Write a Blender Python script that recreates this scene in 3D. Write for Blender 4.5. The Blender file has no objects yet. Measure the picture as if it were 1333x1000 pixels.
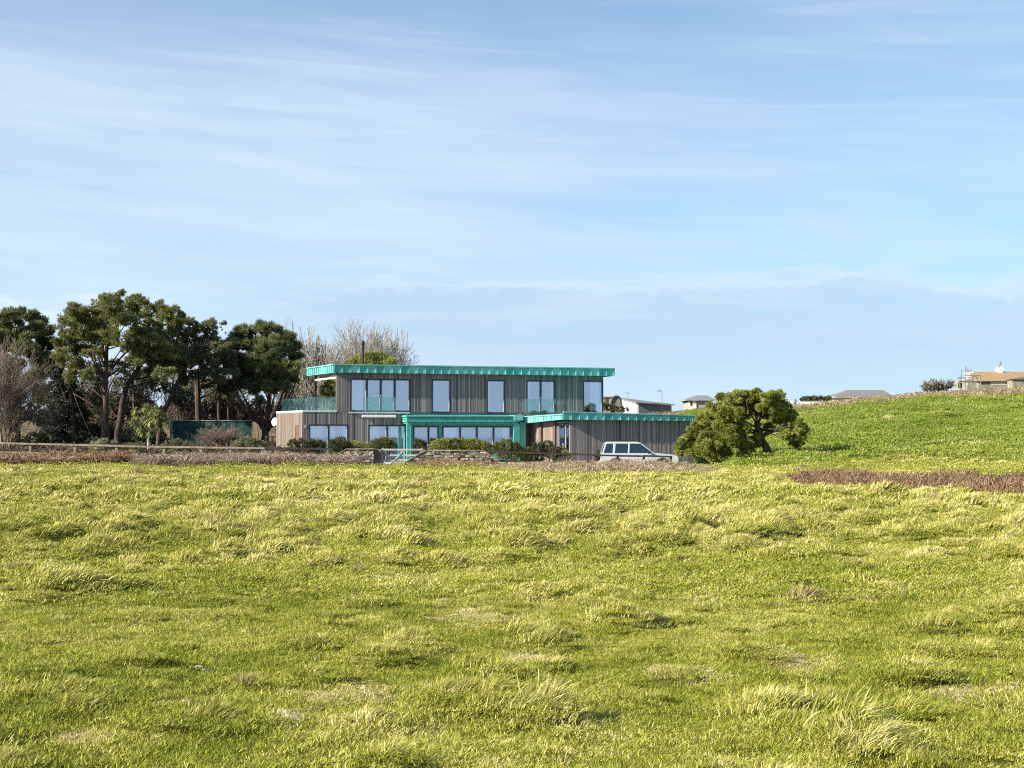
import bpy, math, random
import numpy as np
from mathutils import Vector
random.seed(7); rng = np.random.default_rng(7)
S = bpy.context.scene
COL = S.collection
R = math.radians
# ------------------------------------------------------------------ camera
F = 1950.0; CX, CY = 666.5, 500.0; HOR = 567.0; EYE = 1.6
PHI = math.atan((HOR - CY) / F)
cam = bpy.data.cameras.new('camera'); co = bpy.data.objects.new('camera', cam); COL.objects.link(co)
co.location = (0, 0, EYE); co.rotation_euler = (math.pi / 2 + PHI, 0, 0)
cam.sensor_width = 36; cam.lens = 36 * F / 1333.0
cam.clip_start = 0.1; cam.clip_end = 20000
S.camera = co
# ------------------------------------------------------------------ world and sun
SUN = Vector((-.918, -.416, .52)).normalized()
EL = math.asin(SUN.z); AZ = math.atan2(SUN.x, SUN.y)
w = bpy.data.worlds.new('World'); S.world = w; w.use_nodes = True
nt = w.node_tree; nt.nodes.clear()
def N(t, nt=None, **k):
    n = nt.nodes.new(t)
    for a, b in k.items(): setattr(n, a, b)
    return n
def build_world():
    L = nt.links.new
    def M(op, a, b=None, clamp=False):
        n = N('ShaderNodeMath', nt, operation=op, use_clamp=clamp)
        for i, v in enumerate((a, b)):
            if v is None: continue
            if isinstance(v, (int, float)): n.inputs[i].default_value = v
            else: L(v, n.inputs[i])
        return n.outputs[0]
    sky = N('ShaderNodeTexSky', nt, sky_type='NISHITA', sun_disc=False)
    sky.sun_elevation = EL; sky.sun_rotation = AZ
    sky.air_density = 1.0; sky.dust_density = 0.0; sky.ozone_density = 3.0
    tc = N('ShaderNodeTexCoord', nt)
    sp = N('ShaderNodeSeparateXYZ', nt); L(tc.outputs['Generated'], sp.inputs[0])
    # direction stretched so that noise makes long level streaks
    def noise(scale, zs, detail, rough, tilt=0.0, off=0.0, dist=0.0):
        cb = N('ShaderNodeCombineXYZ', nt)
        L(sp.outputs[0], cb.inputs[0]); L(sp.outputs[1], cb.inputs[1])
        z = M('ADD', M('MULTIPLY', sp.outputs[2], zs), M('MULTIPLY', sp.outputs[0], tilt))
        L(M('ADD', z, off), cb.inputs[2])
        n = N('ShaderNodeTexNoise', nt); L(cb.outputs[0], n.inputs['Vector'])
        n.inputs['Scale'].default_value = scale; n.inputs['Detail'].default_value = detail
        n.inputs['Roughness'].default_value = rough; n.inputs['Distortion'].default_value = dist
        return n.outputs[0]
    def ss(v, a, b):
        n = N('ShaderNodeMapRange', nt, interpolation_type='SMOOTHSTEP'); L(v, n.inputs[0])
        n.inputs[1].default_value = a; n.inputs[2].default_value = b
        return n.outputs[0]
    cirrus = ss(M('ADD', M('MULTIPLY', noise(1.8, 8, 5, .5, .45, 1.3, .3), .65), M('MULTIPLY', noise(6, 9, 6, .6, .8, 4.0, .4), .35)), .43, .63)
    fine = ss(noise(5, 16, 5, .6, .7, 11.0, .6), .45, .70)
    veil = ss(noise(1.3, 5, 3, .5, .6, 7.7), .36, .62)
    # more veil to the left and low down
    left = M('MULTIPLY', ss(sp.outputs[0], .22, -.30), ss(sp.outputs[2], .30, .12))
    low = ss(sp.outputs[2], .22, .03)
    hz = M('MULTIPLY', M('ADD', M('MULTIPLY', left, .36), M('MULTIPLY', low, .10)), 1.0)
    cf = M('ADD', M('ADD', M('MULTIPLY', cirrus, .24), M('ADD', M('MULTIPLY', veil, .30), M('MULTIPLY', fine, .11))), hz, clamp=True)
    # level cloud bank with a ragged upper edge, right of the trees
    edge = M('ADD', M('SUBTRACT', .1, sp.outputs[2]), M('MULTIPLY', M('SUBTRACT', noise(9, 3.2, 7, .66, 0, 2.0), .5), .075))
    rim = M('MULTIPLY', M('MULTIPLY', ss(edge, -.005, .002), ss(edge, .013, .003)), ss(sp.outputs[0], -.2, -.05))
    puff = M('MULTIPLY', M('MULTIPLY', ss(edge, .003, .01), ss(edge, .06, .02)), ss(noise(8, 7, 6, .65, .3, 9.0), .46, .60))
    bank = M('MULTIPLY', M('MULTIPLY', ss(edge, -.002, .012), ss(edge, .09, .03)), ss(sp.outputs[0], -.2, -.1))
    cf2 = M('ADD', M('ADD', cf, M('MULTIPLY', rim, .30)), M('MULTIPLY', puff, .42), clamp=True)
    mx = N('ShaderNodeMix', nt, data_type='RGBA'); L(cf2, mx.inputs[0])
    tint = N('ShaderNodeMix', nt, data_type='RGBA', blend_type='MULTIPLY'); tint.inputs[0].default_value = 1
    L(sky.outputs[0], tint.inputs[6]); tint.inputs[7].default_value = SKYT
    lw = N('ShaderNodeMix', nt, data_type='RGBA'); L(M('MULTIPLY', ss(sp.outputs[2], .20, .0), .75), lw.inputs[0]); L(tint.outputs[2], lw.inputs[6]); lw.inputs[7].default_value = LOWC
    L(lw.outputs[2], mx.inputs[6]); mx.inputs[7].default_value = CLOUD
    mx2 = N('ShaderNodeMix', nt, data_type='RGBA'); L(M('MULTIPLY', bank, .42), mx2.inputs[0])
    L(mx.outputs[2], mx2.inputs[6]); mx2.inputs[7].default_value = BANK
    bg = N('ShaderNodeBackground', nt); L(mx2.outputs[2], bg.inputs[0]); bg.inputs[1].default_value = 0.062
    out = N('ShaderNodeOutputWorld', nt); L(bg.outputs[0], out.inputs[0])
SKYT = (.90, 1.05, 1.12, 1); CLOUD = (5.3, 6.3, 7.3, 1); BANK = (3.3, 4.5, 6.0, 1); LOWC = (3.2, 4.85, 6.9, 1)
build_world()
sl = bpy.data.lights.new('sun', 'SUN'); sl.energy = 5.0; sl.angle = R(.5); sl.color = (1, .93, .80)
so = bpy.data.objects.new('sun', sl); COL.objects.link(so); so.rotation_euler = SUN.to_track_quat('Z', 'Y').to_euler()
so.location = (-60, -30, 60)
S.view_settings.view_transform = 'Standard'; S.view_settings.look = 'None'; S.view_settings.gamma = 1
S.view_settings.use_curve_mapping = False; S.view_settings.exposure = 1.2
S.render.engine = 'CYCLES'
S.cycles.filter_width = 1.1; S.cycles.use_denoising = False; S.cycles.max_bounces = 8; S.cycles.transparent_max_bounces = 16

# ------------------------------------------------------------------ helpers
def at(px, py, D):
    a = (px - CX) / F; b = (CY - py) / F
    y = math.cos(PHI) - b * math.sin(PHI); z = math.sin(PHI) + b * math.cos(PHI)
    t = D / y
    return Vector((a * t, D, EYE + z * t))
def tag(o, label=None, cat=None, group=None, kind=None):
    if label: o['label'] = label
    if cat: o['category'] = cat
    if group: o['group'] = group
    if kind: o['kind'] = kind
    return o
def empty(name, loc, label, cat, group=None):
    o = bpy.data.objects.new(name, None); COL.objects.link(o); o.location = loc; o.empty_display_size = .3
    return tag(o, label, cat, group)
def _h(ix, iy, s):
    n = (ix * 374761393 + iy * 668265263 + s * 974634777) & 0xffffffff
    n = ((n ^ (n >> 13)) * 1274126177) & 0xffffffff
    return ((n ^ (n >> 16)) & 0xffffff) / float(0xffffff)
def vn(x, y, s=0):
    x = np.asarray(x, float); y = np.asarray(y, float)
    ix = np.floor(x).astype(np.int64); iy = np.floor(y).astype(np.int64)
    fx = x - ix; fy = y - iy; fx = fx * fx * (3 - 2 * fx); fy = fy * fy * (3 - 2 * fy)
    a = _h(ix, iy, s); b = _h(ix + 1, iy, s); c = _h(ix, iy + 1, s); d = _h(ix + 1, iy + 1, s)
    return (a + (b - a) * fx) * (1 - fy) + (c + (d - c) * fx) * fy
def fbm(x, y, s=0, o=3):
    v = 0; a = .5; t = 0
    for i in range(o):
        v = v + a * vn(x * 2 ** i + 13.7 * i, y * 2 ** i + 5.1 * i, s + i); t += a; a *= .5
    return v / t
def sst(v, a, b):
    t = np.clip((np.asarray(v, float) - a) / (b - a), 0, 1); return t * t * (3 - 2 * t)
class MB:
    def __init__(s): s.v = []; s.f = []; s.r = []; s.n = 0
    def add(s, v, f, r=0.5):
        s.v.extend(v); b = s.n
        for q in f: s.f.append([b + i for i in q]); s.r.append(r)
        s.n += len(v)
    def hexa(s, p, r=.5):      # p: 8 points, bottom 4 ccw then top 4
        s.add([Vector(q) for q in p], [(3, 2, 1, 0), (4, 5, 6, 7), (0, 1, 5, 4), (1, 2, 6, 5), (2, 3, 7, 6), (3, 0, 4, 7)], r)
    def box(s, a, b, r=.5, fn=None):
        (x0, y0, z0), (x1, y1, z1) = a, b
        p = [(x0, y0, z0), (x1, y0, z0), (x1, y1, z0), (x0, y1, z0), (x0, y0, z1), (x1, y0, z1), (x1, y1, z1), (x0, y1, z1)]
        if fn: p = [fn(*q) for q in p]
        s.hexa(p, r)
    def prism(s, poly, z0, z1, fn=None, r=.5):    # poly in plan (ccw); z0/z1 numbers or per-vertex lists
        n = len(poly); Z0 = z0 if isinstance(z0, (list, tuple)) else [z0] * n; Z1 = z1 if isinstance(z1, (list, tuple)) else [z1] * n
        v = [(x, y, Z0[i]) for i, (x, y) in enumerate(poly)] + [(x, y, Z1[i]) for i, (x, y) in enumerate(poly)]
        if fn: v = [fn(*q) for q in v]
        f = [tuple(range(n - 1, -1, -1)), tuple(range(n, 2 * n))] + [(i, (i + 1) % n, n + (i + 1) % n, n + i) for i in range(n)]
        s.add([Vector(q) for q in v], f, r)
    def tube(s, pts, rad, sides=8, caps=True, r=.5):
        pts = [Vector(p) for p in pts]; n = len(pts)
        rad = rad if isinstance(rad, (list, tuple)) else [rad] * n
        v = []; prev = None
        for i, p in enumerate(pts):
            d = (pts[min(i + 1, n - 1)] - pts[max(i - 1, 0)]).normalized()
            if prev is None: a = d.orthogonal().normalized()
            else:
                a = prev - d * prev.dot(d)
                a = a.normalized() if a.length > 1e-6 else d.orthogonal().normalized()
            prev = a; b = d.cross(a)
            for k in range(sides):
                t = 2 * math.pi * k / sides
                v.append(p + (a * math.cos(t) + b * math.sin(t)) * rad[i])
        f = []
        for i in range(n - 1):
            for k in range(sides):
                k2 = (k + 1) % sides
                f.append((i * sides + k, i * sides + k2, (i + 1) * sides + k2, (i + 1) * sides + k))
        if caps:
            f.append(tuple(range(sides - 1, -1, -1))); f.append(tuple((n - 1) * sides + k for k in range(sides)))
        s.add(v, f, r)
    def bar(s, a, b, w, h=None, r=.5, up=(0, 0, 1)):     # rectangular bar between two points
        a = Vector(a); b = Vector(b); h = h or w; d = (b - a).normalized(); u = Vector(up)
        sd = d.cross(u)
        if sd.length < 1e-4: sd = d.cross(Vector((0, 1, 0)))
        sd.normalize(); u = sd.cross(d).normalized(); sd *= w / 2; u *= h / 2
        s.hexa([a - sd - u, a + sd - u, b + sd - u, b - sd - u, a - sd + u, a + sd + u, b + sd + u, b - sd + u], r)
    def ball(s, c, rx, ry, rz, seg=12, ring=8, r=.5):
        v = []; f = []
        for i in range(ring + 1):
            t = math.pi * i / ring
            for k in range(seg):
                p = 2 * math.pi * k / seg
                v.append(Vector((c[0] + rx * math.sin(t) * math.cos(p), c[1] + ry * math.sin(t) * math.sin(p), c[2] + rz * math.cos(t))))
        for i in range(ring):
            for k in range(seg): f.append((i * seg + k, (i + 1) * seg + k, (i + 1) * seg + (k + 1) % seg, i * seg + (k + 1) % seg))
        s.add(v, f, r)
    def build(s, name, mat, parent=None, smooth=False, bevel=0, origin=None):
        me = bpy.data.meshes.new(name)
        o3 = Vector(parent.matrix_basis.translation) if parent and parent.parent is None else (WORLD_LOC(parent) if parent else (Vector(origin) if origin is not None else base_of(s.v)))
        me.from_pydata([tuple(p - o3) for p in s.v], [], s.f)
        at_ = me.attributes.new('rnd', 'FLOAT', 'FACE'); at_.data.foreach_set('value', np.array(s.r, dtype=np.float32))
        me.validate()
        if smooth: me.polygons.foreach_set('use_smooth', [True] * len(me.polygons))
        me.materials.append(mat); me.update()
        o = bpy.data.objects.new(name, me); COL.objects.link(o)
        if parent: o.parent = parent
        else: o.location = o3
        if bevel:
            m = o.modifiers.new('bevel', 'BEVEL'); m.width = bevel; m.segments = 2; m.limit_method = 'ANGLE'
        return o
def WORLD_LOC(o):
    v = Vector((0, 0, 0))
    while o: v += Vector(o.location); o = o.parent
    return v
def base_of(vs):
    a = np.array([tuple(v) for v in vs]); return Vector(((a[:, 0].min() + a[:, 0].max()) / 2, (a[:, 1].min() + a[:, 1].max()) / 2, a[:, 2].min()))
def npmesh(name, v, faces, mat, parent=None, rnd=None, smooth=False, origin=None, attrs=None, link=True):
    """v Nx3, faces: MxK array (all the same K)"""
    v = np.asarray(v, float); faces = np.asarray(faces, np.int32); K = faces.shape[1]; M_ = len(faces)
    if parent is not None: o3 = np.array(WORLD_LOC(parent))
    elif origin is not None: o3 = np.array(origin, float)
    else: o3 = np.array([(v[:, 0].min() + v[:, 0].max()) / 2, (v[:, 1].min() + v[:, 1].max()) / 2, v[:, 2].min()])
    me = bpy.data.meshes.new(name)
    me.vertices.add(len(v)); me.vertices.foreach_set('co', (v - o3).astype(np.float32).ravel())
    me.loops.add(M_ * K); me.loops.foreach_set('vertex_index', faces.ravel())
    me.polygons.add(M_); me.polygons.foreach_set('loop_start', (np.arange(M_) * K).astype(np.int32))
    if rnd is not None:
        a = me.attributes.new('rnd', 'FLOAT', 'FACE'); a.data.foreach_set('value', np.asarray(rnd, np.float32))
    if attrs:
        for k_, val in attrs.items():
            a = me.attributes.new(k_, 'FLOAT', 'POINT'); a.data.foreach_set('value', np.asarray(val, np.float32))
    if smooth: me.polygons.foreach_set('use_smooth', np.ones(M_, bool))
    me.materials.append(mat); me.update(calc_edges=True)
    o = bpy.data.objects.new(name, me)
    if link: COL.objects.link(o)
    if parent is not None: o.parent = parent
    else: o.location = o3
    return o

# ------------------------------------------------------------------ materials
def mat(name, rough=.8, spec=.3):
    m = bpy.data.materials.new(name); m.use_nodes = True; t = m.node_tree
    b = t.nodes['Principled BSDF']; b.inputs['Roughness'].default_value = rough; b.inputs['Specular IOR Level'].default_value = spec
    return m, t, b
def ramp(t, fac, stops):
    r = N('ShaderNodeValToRGB', t); e = r.color_ramp.elements
    while len(e) < len(stops): e.new(.5)
    for i, (p, c) in enumerate(stops): e[i].position = p; e[i].color = (*c, 1)
    if fac is not None: t.links.new(fac, r.inputs[0])
    return r.outputs[0]
def tnoise(t, scale, detail=3, rough=.55, vec=None, mapscale=None, coord='pos'):
    n = N('ShaderNodeTexNoise', t); n.inputs['Scale'].default_value = scale; n.inputs['Detail'].default_value = detail; n.inputs['Roughness'].default_value = rough
    if vec is None:
        if coord == 'pos': vec = N('ShaderNodeNewGeometry', t).outputs['Position']
        else: vec = N('ShaderNodeTexCoord', t).outputs['Object']
    if mapscale:
        mp = N('ShaderNodeMapping', t); mp.inputs['Scale'].default_value = mapscale; t.links.new(vec, mp.inputs[0]); vec = mp.outputs[0]
    t.links.new(vec, n.inputs['Vector']); return n.outputs[0]
def tmix(t, fac, a, b, mode='MIX'):
    n = N('ShaderNodeMix', t, data_type='RGBA', blend_type=mode)
    for i, v in ((0, fac), (6, a), (7, b)):
        if isinstance(v, (int, float)): n.inputs[i].default_value = v
        elif isinstance(v, tuple): n.inputs[i].default_value = (*v, 1)
        else: t.links.new(v, n.inputs[i])
    return n.outputs[2]
def tmath(t, op, a, b, clamp=False):
    n = N('ShaderNodeMath', t, operation=op, use_clamp=clamp)
    for i, v in enumerate((a, b)):
        if isinstance(v, (int, float)): n.inputs[i].default_value = v
        else: t.links.new(v, n.inputs[i])
    return n.outputs[0]
def attr(t, name): 
    n = N('ShaderNodeAttribute', t); n.attribute_name = name; return n.outputs['Fac']
def bump(t, b, h, strength=.4, dist=.02):
    n = N('ShaderNodeBump', t); n.inputs['Strength'].default_value = strength; n.inputs['Distance'].default_value = dist
    t.links.new(h, n.inputs['Height']); t.links.new(n.outputs[0], b.inputs['Normal'])
def simple(name, stops, scale=4, rough=.8, spec=.3, metal=0, mapscale=None, bmp=0, rndmix=0.0, detail=4):
    m, t, b = mat(name, rough, spec)
    f = tnoise(t, scale, detail, .6, mapscale=mapscale)
    if rndmix: f = tmath(t, 'ADD', tmath(t, 'MULTIPLY', f, 1 - rndmix), tmath(t, 'MULTIPLY', attr(t, 'rnd'), rndmix))
    t.links.new(ramp(t, f, stops), b.inputs['Base Color'])
    b.inputs['Metallic'].default_value = metal
    if bmp: bump(t, b, f, bmp)
    return m
def leafmat(name, stops, trans=.3, scale=1.2, rndw=.6, rough=.6, spec=.25):
    m, t, b = mat(name, rough, spec)
    f = tmath(t, 'ADD', tmath(t, 'MULTIPLY', attr(t, 'rnd'), rndw), tmath(t, 'MULTIPLY', tnoise(t, scale, 2), 1 - rndw))
    c = ramp(t, f, stops); t.links.new(c, b.inputs['Base Color'])
    tr = N('ShaderNodeBsdfTranslucent', t); t.links.new(c, tr.inputs[0])
    mx = N('ShaderNodeMixShader', t); mx.inputs[0].default_value = trans
    t.links.new(b.outputs[0], mx.inputs[1]); t.links.new(tr.outputs[0], mx.inputs[2])
    t.links.new(mx.outputs[0], t.nodes['Material Output'].inputs[0])
    return m
def timber(name, stops):
    m, t, b = mat(name, .85, .2)
    g = tnoise(t, 7, 4, .6, mapscale=(1, 1, .06)); h = tnoise(t, 1.1, 3, .5)
    f = tmath(t, 'ADD', tmath(t, 'ADD', tmath(t, 'MULTIPLY', attr(t, 'rnd'), .65), tmath(t, 'MULTIPLY', g, .27)), tmath(t, 'MULTIPLY', h, .08))
    t.links.new(ramp(t, f, stops), b.inputs['Base Color']); return m
MT = {}
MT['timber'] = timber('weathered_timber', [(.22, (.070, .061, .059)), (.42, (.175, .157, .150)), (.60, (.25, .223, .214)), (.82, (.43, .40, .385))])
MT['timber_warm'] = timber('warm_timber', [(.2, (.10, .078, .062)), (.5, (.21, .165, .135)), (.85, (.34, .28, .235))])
m, t, b = mat('green_copper', .6, .3)
f_ = tmath(t, 'ADD', tmath(t, 'MULTIPLY', tnoise(t, 2.2, 4, .6, mapscale=(1, 1, .35)), .6), tmath(t, 'MULTIPLY', attr(t, 'rnd'), .4)); st_ = tnoise(t, 3.2, 4, .65, mapscale=(2.2, 2.2, .25))
c_ = ramp(t, f_, [(.3, (.08, .33, .29)), (.5, (.12, .43, .385)), (.7, (.24, .57, .52))]); k_ = N('ShaderNodeMapRange', t); t.links.new(st_, k_.inputs[0]); k_.inputs[1].default_value = .56; k_.inputs[2].default_value = .74; k_.inputs[4].default_value = .55
t.links.new(tmix(t, k_.outputs[0], c_, (.09, .20, .17)), b.inputs['Base Color']); MT['copper'] = m
MT['copper_paint'] = simple('green_painted_wood', [(.3, (.04, .22, .19)), (.55, (.07, .31, .27)), (.75, (.16, .42, .37))], 5, .6, .3, mapscale=(1, 1, .5), rndmix=.2)
MT['dark_frame'] = simple('dark_window_frame', [(.3, (.016, .020, .034)), (.7, (.028, .034, .05))], 3, .4, .4)
MT['sash'] = simple('pale_sash', [(.3, (.35, .38, .45)), (.7, (.45, .48, .55))], 3, .5, .3)
MT['white'] = simple('white_paint', [(.3, (.68, .69, .68)), (.7, (.82, .82, .8))], 3, .5, .3)
MT['coping'] = simple('pale_coping', [(.3, (.42, .58, .55)), (.7, (.62, .74, .7))], 3, .5, .3)
MT['curtain'] = simple('curtain_cloth', [(.3, (.75, .78, .82)), (.7, (.92, .93, .94))], 6, .9, .1, mapscale=(1, 1, .1))
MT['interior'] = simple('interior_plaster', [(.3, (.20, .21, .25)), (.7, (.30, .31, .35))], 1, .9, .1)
MT['black_metal'] = simple('black_metal', [(.3, (.014, .013, .012)), (.7, (.03, .027, .025))], 5, .5, .4, .3)
MT['grey_metal'] = simple('galvanised_metal', [(.3, (.22, .24, .25)), (.7, (.4, .42, .43))], 5, .45, .5, .6)
MT['fence_dark'] = simple('dark_rail_wood', [(.3, (.022, .014, .013)), (.7, (.06, .042, .036))], 6, .75, .25, mapscale=(1, 1, 1))
MT['fence_pale'] = simple('pale_rail_wood', [(.3, (.15, .115, .085)), (.7, (.36, .29, .22))], 5, .8, .2)
MT['gate'] = simple('weathered_gate_wood', [(.3, (.24, .235, .21)), (.7, (.42, .41, .37))], 5, .8, .2)
MT['post'] = simple('weathered_post_wood', [(.3, (.10, .085, .075)), (.7, (.22, .19, .17))], 6, .85, .2, mapscale=(1, 1, .15))
MT['stone'] = simple('rubble_stone', [(.1, (.06, .048, .033)), (.4, (.16, .13, .095)), (.6, (.26, .22, .165)), (.9, (.52, .46, .37))], 3.5, .9, .2, bmp=.5, rndmix=.65)
MT['concrete'] = simple('pale_concrete', [(.3, (.34, .33, .32)), (.7, (.50, .49, .48))], .8, .9, .2, detail=6)
MT['bark_pine'] = simple('pine_bark', [(.3, (.035, .024, .018)), (.6, (.10, .068, .05)), (.8, (.2, .15, .12))], 6, .9, .2, mapscale=(1, 1, .3), bmp=.6)
MT['bark_red'] = simple('reddish_bark', [(.3, (.03, .02, .016)), (.6, (.085, .055, .042)), (.8, (.2, .15, .12))], 5, .9, .2, mapscale=(1, 1, .3), bmp=.6)
MT['bare'] = simple('bare_branch_bark', [(.3, (.16, .145, .115)), (.7, (.37, .345, .285))], 3, .9, .2)
MT['bare_dark'] = simple('brown_twig_bark', [(.3, (.09, .068, .05)), (.7, (.25, .20, .155))], 3, .9, .2)
MT['pine'] = leafmat('pine_needles', [(.2, (.07, .08, .028)), (.5, (.20, .21, .07)), (.75, (.37, .36, .14))], .33)
MT['pine_dark'] = leafmat('dark_pine_needles', [(.2, (.055, .06, .034)), (.5, (.155, .165, .08)), (.8, (.32, .31, .16))], .32)
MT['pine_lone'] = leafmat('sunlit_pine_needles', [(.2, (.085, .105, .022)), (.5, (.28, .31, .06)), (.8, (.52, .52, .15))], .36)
MT['cypress'] = leafmat('cypress_sprays', [(.2, (.045, .058, .03)), (.5, (.14, .16, .068)), (.75, (.28, .29, .12)), (.9, (.28, .20, .12))], .28)
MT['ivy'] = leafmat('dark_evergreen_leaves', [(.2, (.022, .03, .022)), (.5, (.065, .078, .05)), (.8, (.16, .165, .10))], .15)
MT['shrub'] = leafmat('shrub_leaves', [(.2, (.05, .06, .02)), (.5, (.15, .165, .05)), (.8, (.33, .32, .14))], .25, 3)
MT['shrub_yellow'] = leafmat('yellow_green_leaves', [(.2, (.09, .10, .02)), (.5, (.26, .27, .06)), (.8, (.48, .46, .16))], .3, 3)
MT['shrub_dark'] = leafmat('dark_shrub_leaves', [(.2, (.03, .04, .018)), (.5, (.09, .10, .04)), (.8, (.24, .22, .12))], .2, 3)
MT['shrub_pale'] = leafmat('pale_shrub_leaves', [(.2, (.09, .095, .05)), (.5, (.24, .24, .13)), (.8, (.48, .46, .30))], .25, 3)
MT['dark_under'] = leafmat('dark_dead_undergrowth', [(.1, (.03, .022, .016)), (.5, (.10, .07, .048)), (.9, (.22, .17, .12))], .15, 2)
MT['cordyline'] = leafmat('sword_leaves', [(.2, (.09, .11, .03)), (.5, (.27, .30, .09)), (.85, (.55, .53, .27))], .25, 3)
MT['net'] = simple('green_windbreak_net', [(.3, (.010, .032, .030)), (.7, (.026, .070, .062))], 2.5, .9, .1)
MT['bramble_rust'] = leafmat('dead_bracken', [(.1, (.11, .065, .034)), (.5, (.28, .175, .10)), (.85, (.48, .37, .25))], .2, 2)
MT['bramble_pink'] = leafmat('dry_bramble_canes', [(.1, (.13, .088, .062)), (.5, (.31, .235, .18)), (.9, (.56, .475, .37))], .2, 2)
MT['bramble_straw'] = leafmat('dry_grass_and_canes', [(.1, (.17, .11, .07)), (.5, (.40, .30, .19)), (.9, (.66, .56, .38))], .25, 2)
def glassmat(name, fac, gc, tc):
    m = bpy.data.materials.new(name); m.use_nodes = True; t = m.node_tree; t.nodes.clear()
    o = N('ShaderNodeOutputMaterial', t); g = N('ShaderNodeBsdfGlossy', t); g.inputs['Roughness'].default_value = .02; g.inputs[0].default_value = (*gc, 1)
    nz = tnoise(t, .9, 2); bm = N('ShaderNodeBump', t); bm.inputs['Strength'].default_value = .008; bm.inputs['Distance'].default_value = .05
    t.links.new(nz, bm.inputs['Height']); t.links.new(bm.outputs[0], g.inputs['Normal'])
    tr = N('ShaderNodeBsdfTransparent', t); tr.inputs[0].default_value = (*tc, 1)
    mx = N('ShaderNodeMixShader', t); mx.inputs[0].default_value = fac
    t.links.new(tr.outputs[0], mx.inputs[1]); t.links.new(g.outputs[0], mx.inputs[2]); t.links.new(mx.outputs[0], o.inputs[0])
    return m
MT['glass'] = glassmat('window_glass', .40, (.82, .87, .98), (.93, .96, 1))
MT['rail_glass'] = glassmat('balustrade_glass', .10, (.9, 1, .97), (.84, .95, .92))
MT['carglass'] = glassmat('car_glass', .17, (.5, .75, .85), (.10, .17, .20))

# ------------------------------------------------------------------ terrain
def terr(x, y):
    x = np.asarray(x, float); y = np.asarray(y, float)
    yy = np.maximum(y, 1); t = x / yy
    fld = -.11 * sst(y, 25, 70) - .004 * np.clip(x, -30, 14) * sst(y, 10, 65) + .10 * (fbm(x / 9, y / 9, 3) - .5) * sst(y, 3, 30)
    xm = sst(x, 10.5, 14.5)
    pad = np.where(x < 1, .0, 0) - .46 * sst(x, 0.5, 9)
    pad = pad + .08 * sst(-x, 14, 24) - .08 * sst(y, 90, 76) * sst(x, -14, -9)
    wp = sst(y, 72, 78.5) * (1 - xm)
    z = fld * (1 - wp) + pad * wp
    Hh = np.interp(t, [-.5, -.1, .0, .07, .10, .135, .16, .194, .263, .342, .5], [4.6, 4.2, 3.9, 3.7, 3.85, 4.4, 4.5, 4.6, 5.6, 6.3, 7.0])
    on = 101 - 40 * xm
    r = np.clip((y - on) / (166 - on), 0, 1); rise = r * r * (3 - 2 * r) * .65 + r * .35 * sst(r, 0, .12)
    z = z + Hh * rise * (1 - .3 * sst(y, 172, 300))
    big = .5 * (fbm(x / 14, y / 14, 21) - .5) * sst(y, 90, 130)
    z = z + big
    out = np.maximum(sst(np.hypot(x, y - 60), 420, 640), sst(-y, 90, 200))
    z = z * (1 - out) - 18 * out
    return z
def hum(x, y, cell=.52):     # separate tussock mounds of the field, 0..1: one jittered dome per cell
    x = np.asarray(x, float); y = np.asarray(y, float); wx = x + .25 * (vn(x * 3, y * 3, 12) - .5); wy = y + .25 * (vn(x * 3, y * 3, 13) - .5)
    ix = np.floor(wx / cell).astype(np.int64); iy = np.floor(wy / cell).astype(np.int64); best = np.zeros_like(wx)
    b = .50 + .50 * sst(fbm(x * .2, y * .2, 41, 2), .28, .52)
    for dx in (-1, 0, 1):
        for dy in (-1, 0, 1):
            jx, jy = ix + dx, iy + dy; h = _h(jx, jy, 53); r = .09 + (.19 + .09 * sst(y, 12, 28)) * h * h
            cx = (jx + .15 + .7 * _h(jx, jy, 51)) * cell; cy = (jy + .15 + .7 * _h(jx, jy, 52)) * cell
            d2 = ((wx - cx) ** 2 + (wy - cy) ** 2) / r ** 2; a = np.clip(r / .27, 0, 1) * (_h(jx, jy, 54) < .72 + .16 * sst(y, 12, 30)) * (.80 + .20 * sst(y, 10, 26))
            best = np.maximum(best, a * np.clip(1 - d2, 0, 1) ** .8)
    best = best * b
    for (qx, qy, r) in ((-.2, 8.5, .30), (.15, 8.35, .22), (1.72, 7.6, .30), (1.39, 8.4, .20), (-2.7, 8.7, .22), (-4.4, 15, .32), (2.6, 9.6, .2), (.9, 12.5, .25)):
        best = np.maximum(best, np.clip(1 - ((wx - qx) ** 2 + (wy - qy) ** 2) / r ** 2, 0, 1) ** .8)
    return best
def onfield(x, y):
    xm = sst(x, 10.5, 14.5)
    return np.where(y < 74, 1.0, xm)
def ground(x, y): return terr(x, y) + (.14 + .11 * sst(y, 9, 26)) * hum(x, y) * onfield(x, y) * (1 - .75 * sst(y, 55, 70) * (1 - sst(x, 8, 14))) * (1 - sst(y, 170, 260)) + .55 * np.clip(fbm(x / 1.7, y / 2.2, 88, 3) - .42, 0, .4) * sst(x, 12, 15) * sst(y, 70, 84) * (1 - sst(y, 165, 200))
def gz(x, y): return float(ground(np.array([x]), np.array([y]))[0])
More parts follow.
